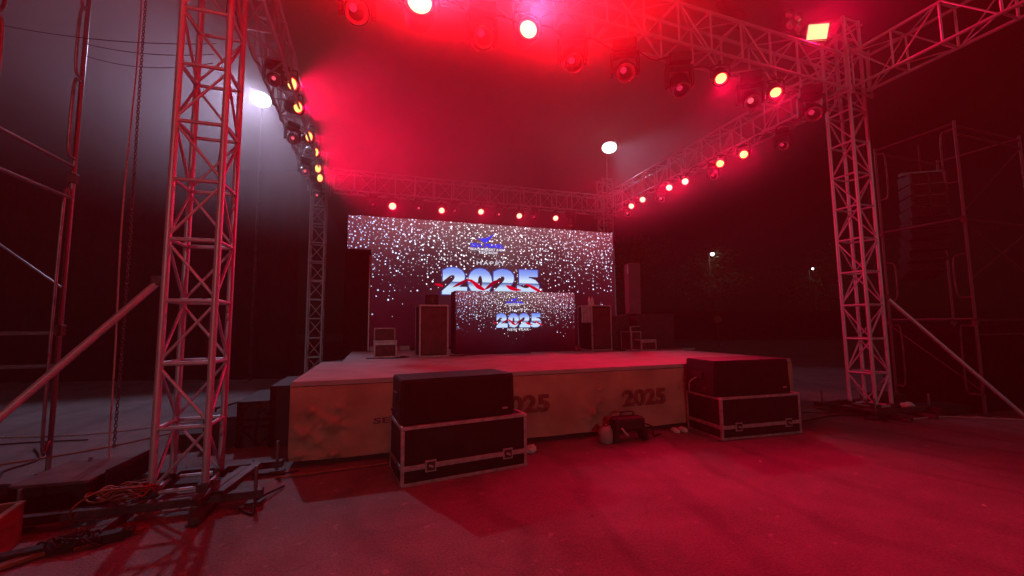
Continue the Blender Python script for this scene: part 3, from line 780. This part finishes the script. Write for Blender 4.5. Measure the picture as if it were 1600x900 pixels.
o = flight_case((5.80, 8.56, SZ), R_(8), .30, .36, .44, 0, 'narrow trimmed case beside the right small case', None, trim=.026, name='narrow_case')
[ch.data.materials.__setitem__(0, bpy.data.materials['brown_rack_panel']) for ch in bpy.data.objects if ch.parent == o and ch.name.startswith('panel_body')]

def speaker_box(name, loc, rz, s, label, grille=True, lean=0., group=None):
    root = empty(name, loc, rz, label, 'speaker', group); root.rotation_euler = (lean, 0, rz)
    box('cabinet', (0, 0, s[2]/2), s, BLACK, root, .012)
    box('grille', (0, -s[1]/2-.007, s[2]/2), (s[0]*.9, .014, s[2]*.92), GRILLE, root, .004)
    for sx in (-1, 1): box('side_handle', (sx*s[0]/2, 0, s[2]*.6), (.015, .16, .09), RUBBER, root, .006)
    return root
speaker_box('bass_speaker', (5.72, 9.15, SZ), R_(2), (.50, .6, .83), 'narrow black bass speaker behind the right small cases')
speaker_box('bass_speaker', (6.55, 8.95, SZ), R_(2), (1.12, .7, .86), 'big black bass speaker at the right rear of the stage')
BASSG = mat('grey_black_cabinet', (.035, .032, .034), .7, 0, .4, 12.)  # grey-black, lighter than the other cabinets so the outline shows
for b_ in [x for x in bpy.data.objects if x.name.startswith('bass_speaker')]:
    for ch in [x for x in bpy.data.objects if x.parent == b_ and not x.name.startswith('side')]: ch.data.materials[0] = BASSG
GREYG = mat('grey_grille_cloth', (.10, .095, .10), .8, 0, .3, 60.)
cs = speaker_box('column_speaker', (6.02, 8.75, SZ+.865), R_(-18), (.30, .34, 1.24), 'tall column speaker standing upright on the bass speaker', True, R_(2))
[setattr(ch.data, 'name', 'column_part') or ch.data.materials.__setitem__(0, GREYG) for ch in bpy.data.objects if ch.parent == cs]
box('pale_edge', (-.152, -.15, 1.1), (.012, .03, .22), TRIM, cs)
sh = box('stand_bar', (7.0, 8.0, SZ+.02), (.35, .03, .03), TRIM, None); tag(sh, 'short metal bar lying at the right rear edge of the stage deck', 'metal bar')
bm = bmesh.new(); lathe(bm, [(.045, 0), (.06, .13), (.055, .13), (.04, .01), (.0, .01)], 16)
o = bm_obj('paper_cup', bm, PLASTIC_R, None, (4.47, 8.70, SZ)); tag(o, 'small cup standing on the deck beside the right rack case', 'cup')

# things on the ground at the stage front
fg = empty('fog_machine', (3.28, 5.0, 0), R_(-4), 'black rounded fog machine on the ground before the stage', 'fog machine')
bm = bmesh.new(); add_box(bm, (0, 0, .235), (.46, .22, .19), None, .05); bm_obj('body', bm, RUBBER, fg)
box('stand_leg', (.22, 0, .10), (.06, .2, .18), RUBBER, fg, .012, Matrix.Rotation(R_(-22), 3, 'Y')); box('stand_leg', (-.20, 0, .10), (.06, .2, .18), RUBBER, fg, .012, Matrix.Rotation(R_(15), 3, 'Y'))
tube('handle', smooth_path([(-.1, 0, .34), (-.08, 0, .39), (.08, 0, .39), (.1, 0, .34)], 4), .012, STEEL, fg, 6)
tube('nozzle', [(-.18, -.02, .26), (-.10, -.20, .12)], .016, TRIM, fg, 8)
jg = empty('fluid_jug', (2.96, 5.03, 0), .3, 'pale plastic jug standing beside the fog machine', 'jug')
bm = bmesh.new(); lathe(bm, [(.085, 0), (.095, .015), (.095, .15), (.075, .195), (.03, .215), (.0, .215)], 18); bm_obj('body', bm, mat('dull_plastic', (.38, .34, .32), .55, 0, .2, 8.), jg)  # duller than the white plastic so the jug stands out less
bm = bmesh.new(); lathe(bm, [(.028, .212), (.028, .24), (.0, .242)], 12); bm_obj('cap', bm, PLASTIC_R, jg)
tube('grip', smooth_path([(.05, 0, .2), (.10, 0, .19), (.105, 0, .12), (.09, 0, .09)], 4), .012, PLASTIC_W, jg, 6)
for i, x in enumerate((4.18, 4.32)):
    bm = bmesh.new(); bmesh.ops.create_uvsphere(bm, u_segments=14, v_segments=8, radius=1)
    for v in bm.verts: v.co = Vector((v.co.x*.055, v.co.y*.09, max(v.co.z*.045, -.02)+.022))
    o = bm_obj('pale_slipper', bm, PLASTIC_W, None, (x, 5.14, 0), True); tag(o, 'pale slipper at the foot of the stage, the %s of two' % ('left one', 'right one')[i], 'slipper', 'slippers at the stage foot')
bm = bmesh.new(); bmesh.ops.create_icosphere(bm, subdivisions=3, radius=.07)
for v in bm.verts: v.co *= 1+.5*noise.noise(v.co*28); v.co.z = max(v.co.z*.7, -.04)
o = bm_obj('crumpled_paper', bm, PLASTIC_W, None, (1.86, 4.98, .04)); tag(o, 'crumpled pale paper beside the left flight case', 'paper')

# ================================================================== SCAFFOLDS
DULL = mat('shaded_scaffold', (.10, .09, .09), .5, .5, .4, 7., .1, 50)  # darker copy of the scaffold steel, dimness of the right side in its colour
def scaffold(name, posts, zt, ledgers, label, extra=(), GALV=GALV):
    root = empty(name, (posts[0][0], posts[0][1], 0), 0, label, 'scaffold', 'scaffolds flanking the stage'); o = Vector((posts[0][0], posts[0][1], 0))
    P = [Vector((x, y, 0))-o for x, y in posts]
    for p in P:
        bar('post', p+Vector((0, 0, .03)), p+Vector((0, 0, zt)), .024, GALV, root, 10)
        box('base_plate', p+Vector((0, 0, .012)), (.14, .14, .02), STEEL, root)
        for z in (1.58, 3.36): box('coupler', p+Vector((0, 0, z)), (.075, .075, .12), STEEL, root, .01)
    for i, j, z in ledgers:
        bar('ledger', P[i]+Vector((0, 0, z)), P[j]+Vector((0, 0, z)), .021, GALV, root, 8)
    for i, j, z0, z1 in extra:
        bar('cross_brace', P[i]+Vector((0, 0, z0)), P[j]+Vector((0, 0, z1)), .013, GALV, root, 6)
    return root, P
def inner_loop(root, p, d, z0, z1, w, GALV=GALV):
    """rounded inner tube welded to a frame post"""
    d = Vector(d); p = Vector(p); k = .09
    pts = [p+Vector((0, 0, z1)), p+d*(w-k)+Vector((0, 0, z1)), p+d*w+Vector((0, 0, z1-k)), p+d*w+Vector((0, 0, z0+k)), p+d*(w-k)+Vector((0, 0, z0)), p+Vector((0, 0, z0))]
    out = []
    for a in pts: out.append(a)
    tube('inner_loop', smooth_path(out, 5), .016, GALV, root, 8)
# left: frame runs along y at x = -3.45; a second bay runs off to the left
rt, P = scaffold('scaffold', [(-3.45, 6.08), (-3.45, 4.86), (-4.95, 6.08), (-4.95, 4.86)], 7.4,
                 [(0, 1, 3.5), (2, 3, 3.5), (0, 2, 1.55), (0, 2, 1.18), (0, 1, 3.12), (2, 3, 1.5), (1, 3, 1.55)], 'tall tube scaffold at the far left edge beside the tower',
                 [(0, 2, 2.05, 3.3)])
for (z0, z1) in ((.35, 3.1), (3.6, 4.55), (4.6, 5.45), (5.5, 7.2)):
    inner_loop(rt, P[0], (0, -1, 0), z0, z1, .12); inner_loop(rt, P[1], (0, 1, 0), z0, z1, .12)
# right: corner post with frames running back and a bay to the right
rr, P = scaffold('scaffold', [(9.70, 4.22), (9.70, 5.45), (11.75, 4.22), (11.75, 5.45)], 5.15,
                 [(0, 1, 5.1), (0, 2, 5.05), (0, 1, 3.38), (0, 2, 3.36), (0, 1, 1.62), (0, 2, 1.60), (0, 2, 1.35), (1, 3, 5.05), (2, 3, 5.1), (1, 3, 3.36), (1, 3, 1.6), (0, 2, 4.9)],
                 'dark red scaffold at the right edge with a hanging line array', [(0, 2, 2.3, 3.3), (2, 0, 2.3, 3.3), (0, 2, 3.5, 4.9), (0, 1, .4, 1.5)], DULL)
for (z0, z1) in ((4.05, 5.0), (2.0, 2.75), (.35, 1.5)):
    inner_loop(rr, P[0], (0, 1, 0), z0, z1, .20, DULL); inner_loop(rr, P[1], (0, -1, 0), z0, z1, .16, DULL)
# tarpaulin round its foot
bm = bmesh.new(); n = 60; prev = None
path = [Vector((9.82, 5.6, 0)), Vector((9.80, 4.34, 0)), Vector((12.6, 4.36, 0))]
for i in range(n+1):
    t = i/n*2; k = min(int(t), 1); p = path[k].lerp(path[k+1], t-k)
    dd = .05*noise.noise(Vector((i*.35, 1, 0)))
    col = [bm.verts.new((p.x+dd, p.y+dd*.7, z)) for z in (.0, .5, 1.0, 1.5)]
    if prev:
        for j in range(3): f = bm.faces.new((prev[j], col[j], col[j+1], prev[j+1])); f.smooth = True
    prev = col
o = bm_obj('tarpaulin', bm, CLOTH); tag(o, 'dark tarpaulin wrapped round the foot of the right scaffold', 'tarpaulin')
la = empty('line_array', (10.18, 4.98, 0), R_(-32), 'line array of dark speaker boxes hanging inside the right scaffold', 'line array')
bm = bmesh.new(); add_box(bm, (0, 0, 4.50), (.70, .10, .07), Matrix.Rotation(R_(0), 3, 'Y'), .005); bm_obj('fly_bar', bm, DULL, la)
tube('chain', [(0, 0, 4.52), (0, 0, 5.1)], .012, STEEL, la, 6)
for k in range(9):
    an = R_(-2-3.4*k); z = 4.36-.235*k+.012*k*k*.15; yy = .004*k*k
    rm = Matrix.Rotation(an, 3, 'X')
    p = box('array_cabinet', (0, yy, z), (.60, .36, .215), BLACK, la, .01, rm)
    for s in (-.5, .5):
        bm = bmesh.new(); add_box(bm, rm @ Vector((s*.28, -.185, 0)), (.24, .012, .17), rm, .004); bm_obj('array_grille', bm, GRILLE, p)
        bm = bmesh.new(); add_box(bm, rm @ Vector((s*.28, -.19, .095)), (.22, .012, .012), rm); bm_obj('trim_line', bm, DULL, p)
for i, (x, y, z, s) in enumerate(((8.95, 5.25, 0, (.62, .4, .26)), (9.35, 4.62, 0, (.8, .42, .14)))):
    o = box('low_plinth', (x, y, s[2]/2), s, BLACKWOOD, None, .012); tag(o, 'low black plinth beside the right tower base, the %s' % ('taller block behind', 'flat one nearer the viewer')[i], 'plinth')
bm = bmesh.new(); bmesh.ops.create_icosphere(bm, subdivisions=3, radius=.09)
for v in bm.verts: v.co *= 1+.4*noise.noise(v.co*20); v.co.z *= .6
o = bm_obj('pale_rag', bm, PLASTIC_W, None, (8.83, 4.82, .13)); tag(o, 'pale rag on the right tower base', 'rag')

# ================================================================== LEFT FOREGROUND CLUTTER
cr = empty('black_crate', (-2.58, 4.93, 0), R_(-4), 'black wooden crate with a flat top painted as lit beside the left tower', 'crate')
box('body', (0, 0, .14), (.52, .62, .28), BLACKWOOD, cr, .008)
box('lid', (0, 0, .295), (.56, .66, .025), mat('lit_top_board', (.10, .085, .085), .8, 0, .4, 4.), cr, .004)  # paler than the body: light on the top put into the colour
box('side_board', (.325, .12, .235), (.02, .62, .22), BLACKWOOD, cr, .003)
rb = empty('red_crate', (-2.62, 3.98, 0), R_(12), 'red crate with a pale rim at the lower left corner', 'crate')
bm = bmesh.new()
for s in (-1, 1): add_box(bm, (s*.14, 0, .15), (.02, .42, .28)); add_box(bm, (0, s*.21, .15), (.30, .02, .278))
add_box(bm, (0, 0, .02), (.27, .40, .02)); bm_obj('body', bm, PLASTIC_R, rb)
bm = bmesh.new()
for s in (-1, 1): add_box(bm, (s*.14, 0, .298), (.035, .45, .016)); add_box(bm, (0, s*.212, .2975), (.245, .03, .014))
bm_obj('rim', bm, WOOD, rb)
bm = bmesh.new(); bmesh.ops.create_icosphere(bm, subdivisions=4, radius=.3)
for v in bm.verts:
    v.co *= 1+.22*noise.noise(v.co*5)+.07*noise.noise(v.co*16); v.co.z = max(v.co.z*.62, -.15)
o = bm_obj('black_sack', bm, CLOTH, None, (-3.05, 4.62, .15), True); tag(o, 'lumpy black sack slumped at the left edge behind the red crate', 'sack')
# timber and poles lying in front
for i, (a, b, s, mm, lab) in enumerate((((-3.0, 3.75, .03), (-1.75, 4.05, .05), (.09, .05), BLACKWOOD, 'dark timber batten lying in front of the left tower base'),
                        ((-2.55, 3.62, .02), (-2.15, 3.98, .03), (.07, .03), WOOD, 'short pale wood offcut lying before the red crate'),
                        ((-2.05, 3.93, .02), (-1.72, 4.12, .02), (.05, .03), PLASTIC_R, 'short red batten lying before the left tower base'))):
    a, b = Vector(a), Vector(b); d = b-a
    o = box('timber_batten', (a+b)/2, (s[0], d.length, s[1]), mm, None, .004, d.to_track_quat('Y', 'Z').to_matrix()); tag(o, lab, 'batten')
# tangled cable coil
def coil(name, c, rads, turns, m, label, rt=.008, seed=1, z0=.03, squash=.75):
    rnd = random.Random(seed); pts = []
    for i in range(turns*14):
        a = i/14*2*math.pi; r = rads*(.6+.4*rnd.random())
        pts.append((c[0]+r*math.cos(a)+.05*math.sin(i*.13), c[1]+r*squash*math.sin(a)+.05*math.cos(i*.17), z0+.10*rnd.random()*(i % 14)/14+.02*math.sin(i*.31)+.02))
    o = tube(name, smooth_path(pts, 4), rt, m, None, 6); tag(o, label, 'cable'); return o
coil('cable_coil', (-2.08, 4.62, .05), .22, 9, ORANGE, 'tangled orange cable coil heaped on the left tower base', .0085, 4, .14)
coil('cable_coil', (-2.10, 4.0, .0), .17, 6, RUBBER, 'dark cable coil lying below the left tower base channel', .008, 9, .01, .5)
o = tube('loose_cable', smooth_path([(-2.30, 4.42, .02), (-2.28, 4.30, .16), (-2.15, 4.33, .27), (-1.98, 4.4, .26), (-1.86, 4.52, .22)], 6), .009, ORANGE); tag(o, 'orange cable end arching over the left tower base', 'cable')
# hoist chain and pull rope beside the tower
CHX, CHY = -2.50, 5.28
hc = empty('chain_hoist', (CHX, CHY, 0), 0, 'hanging hoist chain with a pull rope left of the left tower', 'hoist chain')
bm = bmesh.new(); z = .42; k = 0
while z < 7.2:
    r1, r2 = .012, .021; pts = [(r1*math.cos(t*math.pi/4), 0, r2*math.sin(t*math.pi/4)) for t in range(9)]
    if k % 2: pts = [(0, x, zz) for x, _, zz in pts]
    off = .010*math.sin(z*.9)
    add_tube(bm, [(x+off, y, zz+z) for x, y, zz in pts], .0045, 5, False); z += .033; k += 1
bm_obj('chain', bm, STEEL, hc)
tube('pull_rope', smooth_path([(-.055+.012*math.sin(q_*1.7), .01*math.cos(q_), q_) for q_ in [7.2-.45*i for i in range(15)]]+[(-.03, 0, .35), (.08, -.1, .26)], 4), .0075, PALEROPE, hc, 6)
box('hoist_body', (0, 0, 7.3), (.2, .2, .3), STEEL, hc, .03)
bar('hanger', (.0, 0, 7.42), (.78, -.45, 7.42), .025, STEEL, hc)
# cables across the yard
cabs = [([(-5.5, 8.3, .01), (-4.0, 8.0, .01), (-2.6, 8.6, .01), (-1.2, 9.6, .01)], PALEROPE, 'pale cable running across the yard behind the stairs'),
        ([(-4.9, 6.3, .01), (-3.6, 6.9, .01), (-2.7, 7.9, .01), (-1.6, 9.2, .01)], ORANGE, 'orange cable crossing the yard toward the stage back'),
        ([(-3.7, 5.4, .01), (-3.75, 5.9, .03), (-3.95, 6.3, .01), (-3.9, 6.7, .01), (-4.3, 7.3, .01)], RUBBER, 'black cable curving round the left scaffold foot'),
        ([(-6.5, 7.2, .01), (-5.0, 7.7, .01), (-3.9, 7.6, .01)], RUBBER, 'black cable lying beyond the left scaffold'),
        ([(-1.0, 5.02, .01), (-.2, 5.08, .01), (.15, 5.12, .01)], ORANGE, 'orange cable lying along the stage foot at the left'),
        ([(-1.7, 5.3, .01), (-1.3, 5.22, .01), (-.95, 5.15, .01), (-.8, 5.2, .01)], RUBBER, 'black cable between the left tower and the stage corner'),
        ([(6.0, 5.6, .01), (6.9, 6.0, .01), (7.6, 5.7, .01), (8.1, 5.5, .01)], ORANGE, 'orange cable between the stage and the right tower'),
        ([(5.95, 5.3, .01), (6.8, 5.6, .01), (7.4, 5.25, .01), (8.0, 5.35, .01)], RUBBER, 'black cable between the stage and the right tower'),
        ([(5.9, 4.9, .01), (6.6, 4.95, .01), (7.3, 5.05, .01), (8.0, 4.9, .01)], RUBBER, 'black cable on the ground before the right tower'),
        ([(8.0, 4.55, .01), (8.3, 4.42, .02), (8.9, 4.4, .01), (9.6, 3.95, .01), (10.4, 3.5, .01)], PALEROPE, 'pale cable running from the right tower base to the right edge'),
        ([(7.9, 4.7, .01), (7.7, 4.5, .01), (7.6, 4.75, .01), (7.9, 4.85, .01)], RUBBER, 'small black cable loop at the right tower base'),
        ([(3.5, 4.98, .22), (3.65, 4.95, .16), (3.72, 5.02, .02), (3.9, 5.1, .01)], RUBBER, 'black power cable of the fog machine'),
        ([(-1.12, 4.3, .01), (-.98, 4.15, .01), (-1.0, 4.35, .05), (-.86, 4.75, .01)], RUBBER, 'black cable loop by the left tower outrigger')]
for pts, m_, lab in cabs:
    o = tube('floor_cable', smooth_path([(x, y, z+.006) for x, y, z in pts], 10), .011, m_, None, 6); tag(o, lab, 'cable')
# overhead slack lines from scaffold to the rig
for i, (a, b, sag) in enumerate((((-3.45, 6.08, 5.05), (-1.75, 5.0, 4.55), .06), ((-3.45, 6.08, 4.9), (-1.75, 5.0, 4.45), .10), ((-4.95, 6.08, 5.2), (-1.75, 5.04, 4.7), .14))):
    a, b = Vector(a), Vector(b); pts = [a.lerp(b, t/12)-Vector((0, 0, sag*4*(t/12)*(1-t/12))) for t in range(13)]
    o = tube('overhead_cable', pts, .0045, RUBBER, None, 5); tag(o, 'thin dark cable sagging from the left scaffold to the tower, the %s' % ('upper one', 'lower one', 'longest one')[i], 'cable', 'cables sagging from the left scaffold')

# power cables tied along the rig
def rig_cable(a, b, n, sag, lab, seed, r=.012):
    rnd = random.Random(seed); a, b = Vector(a), Vector(b); pts = []
    for i in range(n+1):
        p = a.lerp(b, i/n); pts.append(p+Vector((rnd.uniform(-.03, .03), rnd.uniform(-.03, .03), rnd.uniform(0, .02))))
        if i < n: pts.append(a.lerp(b, (i+.5)/n)+Vector((0, 0, -sag*rnd.uniform(.5, 1.4))))
    o = tube('rig_cable', smooth_path(pts, 5), r, RUBBER, None, 6); tag(o, lab, 'cable', 'power cables tied along the rig')
rig_cable((XL+.4, 4.98, 5.82), (XR-.4, 5.2, 5.82), 13, .13, 'black power cable looping under the front truss between the lamps', 1)
rig_cable((XR-.22, 5.5, 5.80), (XR-.22, 13.3, 5.80), 12, .12, 'black power cable looping under the right truss', 2)
rig_cable((XL-.20, 5.3, 5.82), (-2.0, 13.3, 5.82), 12, .08, 'black power cable looping under the left truss', 3)
rig_cable((XL+.4, 13.5, 5.80), (XR-.4, 13.5, 5.80), 14, .10, 'black power cable looping under the back truss', 4)
rig_cable((XR+.27, 5.0, 5.75), (XR+.25, 4.98, .3), 9, .0, 'black power cable running down the right front tower', 5, .014)
rig_cable((XL+.05, YF+.26, 5.75), (XL+.03, YF+.25, .3), 9, .0, 'black power cable running down the left front tower', 6, .014)
# cables on the deck
for pts, lab in (([(1.4, 8.4, SZ+.01), (1.6, 8.3, SZ+.01), (1.9, 8.55, SZ+.01), (2.4, 8.6, SZ+.01), (3.2, 8.5, SZ+.01)], 'black cable lying on the deck before the dj booth'),
                 ([(5.4, 8.7, SZ+.01), (5.5, 8.35, SZ+.01), (5.2, 8.2, SZ+.01), (4.7, 8.4, SZ+.01)], 'black cable on the deck beside the right rack case'),
                 ([(.45, 8.7, SZ+.01), (.6, 8.45, SZ+.01), (.3, 8.3, SZ+.01), (-.2, 8.45, SZ+.01)], 'black cable on the deck beside the left small case')):
    o = tube('deck_cable', smooth_path(pts, 8), .011, RUBBER, None, 6); tag(o, lab, 'cable')
# litter on the yard
rnd = random.Random(5)
for i in range(5):
    bm = bmesh.new(); bmesh.ops.create_icosphere(bm, subdivisions=1, radius=rnd.uniform(.008, .02))
    for v in bm.verts: v.co *= 1+.5*noise.noise(v.co*60+Vector((i, 0, 0))); v.co.z *= .5
    o = bm_obj('litter_scrap', bm, PLASTIC_W if i % 3 == 0 else WOOD, None, (rnd.uniform(.5, 5.5), rnd.uniform(2.0, 4.2), .006))
    tag(o, 'tiny pale scrap of litter lying on the red lit ground' if i % 3 == 0 else 'tiny brown scrap of litter lying on the red lit ground', 'litter', 'pale litter scraps on the ground' if i % 3 == 0 else 'brown litter scraps on the ground')

# ================================================================== BACKGROUND
bm = bmesh.new(); n = 120; prev = None
for i in range(n+1):
    t = i/n; x = -24+21.6*t; y = 20.5-6.2*t+.10*math.sin(i*1.35)+.12*noise.noise(Vector((i*.3, 0, 0)))
    col = [bm.verts.new((x, y+.03*math.sin(j*1.1+i), z)) for j, z in enumerate((.0, 1.6, 3.2, 4.8, 6.6))]
    if prev:
        for j in range(4): f = bm.faces.new((prev[j], col[j], col[j+1], prev[j+1])); f.smooth = True
    prev = col
o = bm_obj('black_curtain', bm, CLOTH); tag(o, 'tall black curtain closing off the yard behind the left tower', 'curtain')

def tree(x, y, h, spread, seed, label, cat='tree'):
    rnd = random.Random(seed); root = empty('tree', (x, y, 0), 0, label, cat, 'dark trees beyond the yard')
    bm = bmesh.new(); add_tube(bm, smooth_path([(0, 0, 0), (.1, .05, h*.2), (-.05, .1, h*.4), (.05, 0, h*.6)], 4), [.22-.15*i/12 for i in range(13)], 8)
    limbs = []
    for k in range(7):
        a = k*2.4+rnd.random(); z0 = h*(.3+.3*rnd.random()); L_ = spread*(.6+.5*rnd.random())
        e = (L_*math.cos(a), L_*math.sin(a), z0+h*.22*rnd.random()+.6); limbs.append(e)
        add_tube(bm, smooth_path([(0, 0, z0), (e[0]*.5, e[1]*.5, z0+.5), e], 3), [.09, .08, .07, .06, .05, .035, .02], 6)
    bm_obj('trunk', bm, BARK, root)
    verts = []; faces = []
    centers = [Vector(e) for e in limbs]+[Vector((rnd.uniform(-.5, .5)*spread, rnd.uniform(-.5, .5)*spread, h*rnd.uniform(.55, .95))) for _ in range(9)]
    for c in centers:
        rad = spread*rnd.uniform(.28, .5)
        for _ in range(170):
            d = Vector((rnd.gauss(0, 1), rnd.gauss(0, 1), rnd.gauss(0, .75))); p = c+d*rad*.55
            u = Vector((rnd.gauss(0, 1), rnd.gauss(0, 1), rnd.gauss(0, 1))).normalized(); v = u.orthogonal().normalized(); s = rnd.uniform(.10, .24)
            i0 = len(verts); verts += [p-u*s, p+v*s*.4, p+u*s, p-v*s*.4]; faces.append((i0, i0+1, i0+2, i0+3))
    me = bpy.data.meshes.new('crown'); me.from_pydata(verts, [], faces); me.materials.append(LEAF); mesh_obj('crown', me, root)
for i, (x, y, h, s, lab) in enumerate(((30.8, 31.2, 8.6, 2.6, 'dark tree lit beside the white street lamp'), (43.5, 30.8, 9.0, 2.6, 'dark tree by the small far lamp'),
        (22.5, 33, 9.5, 3.4, 'dark tree behind the speaker stack, nearest the video wall'), (36.5, 37, 11, 3.6, 'tall dark tree between the two far lamps'),
        (27, 41, 12, 4, 'tallest dark tree far behind the white street lamp'), (50, 34, 10, 3.5, 'dark tree behind the right truss tower'), (16, 38, 9, 3.4, 'dark tree hidden behind the video wall edge'))):
    tree(x, y, h, s, 20+i, lab)
for (x, y, z, s, pw, lab) in ((29.42, 30, 7.93, .16, 15, 'white street lamp shining in the dark trees right of the stage'), (42.2, 30, 6.98, .09, 4, 'small far lamp glowing left of the right tower')):
    e = empty('street_lamp', (x, y+.4, 0), 0, lab, 'street lamp', 'far lamps among the trees')
    tube('pole', [(0, 0, 0), (0, 0, z+.3)], [.08, .05], STEEL, e, 8); tube('arm', smooth_path([(0, 0, z+.2), (0, -.2, z+.28), (0, -.42, z+.15)], 4), .03, STEEL, e, 6)
    box('lamp_head', (0, -.4, z+.16), (.36, .5, .12), HOUSING, e, .03)
    bm = bmesh.new(); bmesh.ops.create_uvsphere(bm, u_segments=12, v_segments=8, radius=s); bm_obj('bulb', bm, E_WHITE, e, (0, -.4, z), True)
    light('street_glow', 'POINT', (x, y-.3, z-.1), (x, y, 0), pw, (.85, .95, 1.), rad=.12)
rs = empty('round_sign', (21.5, 21.8, 0), R_(-45), 'faint red round sign on a post in the dark right of the stage', 'sign')
tube('post', [(0, 0, 0), (0, 0, 2.05)], .03, STEEL, rs, 8)
bm = bmesh.new(); lathe(bm, [(.26, 0), (.26, -.02), (.22, -.022), (.0, -.022)], 24, Matrix.Rotation(R_(-90), 4, 'X')); bm_obj('disc', bm, PLASTIC_R, rs, (0, -.04, 1.8))
hw = box('boundary_wall', (31, 26, 1.4), (40, .2, 2.2), CLOTH, None, 0, Matrix.Rotation(R_(-14), 3, 'Z')); tag(hw, 'dark boundary wall running behind the yard at the right', 'wall')

# ================================================================== HAZE
def air(name, density, soft=None):
    m = bpy.data.materials.new(name); m.use_nodes = True; t = m.node_tree; t.nodes.clear()
    o_ = t.nodes.new('ShaderNodeOutputMaterial'); v_ = t.nodes.new('ShaderNodeVolumePrincipled')
    v_.inputs['Color'].default_value = (.9, .88, .9, 1); v_.inputs['Density'].default_value = density; v_.inputs['Anisotropy'].default_value = ANISO
    t.links.new(v_.outputs[0], o_.inputs['Volume'])
    if soft:   # added bank shaped to hold the glow: thickest in its middle, thinning to nothing at its rim
        tc = t.nodes.new('ShaderNodeTexCoord'); mp = t.nodes.new('ShaderNodeVectorMath'); mp.operation = 'DIVIDE'; mp.inputs[1].default_value = soft
        t.links.new(tc.outputs['Object'], mp.inputs[0])
        ln = t.nodes.new('ShaderNodeVectorMath'); ln.operation = 'LENGTH'; t.links.new(mp.outputs[0], ln.inputs[0])
        mr = t.nodes.new('ShaderNodeMapRange'); mr.interpolation_type = 'SMOOTHSTEP'; t.links.new(ln.outputs['Value'], mr.inputs[0])
        mr.inputs[1].default_value = 1; mr.inputs[2].default_value = .25; mr.inputs[3].default_value = 0; mr.inputs[4].default_value = density
        nn = t.nodes.new('ShaderNodeTexNoise'); nn.inputs['Scale'].default_value = .45; nn.inputs['Detail'].default_value = 2; t.links.new(tc.outputs['Object'], nn.inputs['Vector'])
        m1 = t.nodes.new('ShaderNodeMapRange'); t.links.new(nn.outputs['Fac'], m1.inputs[0]); m1.inputs[1].default_value = .3; m1.inputs[2].default_value = .7; m1.inputs[3].default_value = .45; m1.inputs[4].default_value = 1.5
        m2 = t.nodes.new('ShaderNodeMath'); m2.operation = 'MULTIPLY'; t.links.new(mr.outputs[0], m2.inputs[0]); t.links.new(m1.outputs[0], m2.inputs[1])
        t.links.new(m2.outputs[0], v_.inputs['Density'])
    return m
bm = bmesh.new(); add_box(bm, (0, 20, 6.0), (156, 156, 14.0))
h = bm_obj('haze', bm, air('haze_air', HAZE)); tag(h, 'thin night haze over the whole yard', kind='stuff')
bm = bmesh.new(); bmesh.ops.create_icosphere(bm, subdivisions=4, radius=1)
for v in bm.verts: v.co = Vector((v.co.x*12, v.co.y*9.6, v.co.z*5.0))
h = bm_obj('added_smoke', bm, air('smoke_air', SMOKE, (12, 9.6, 5.0)), None, (.8, 8.0, 7.9)); tag(h, 'layer of added smoke hanging under the trusses to carry the red glow', kind='stuff')
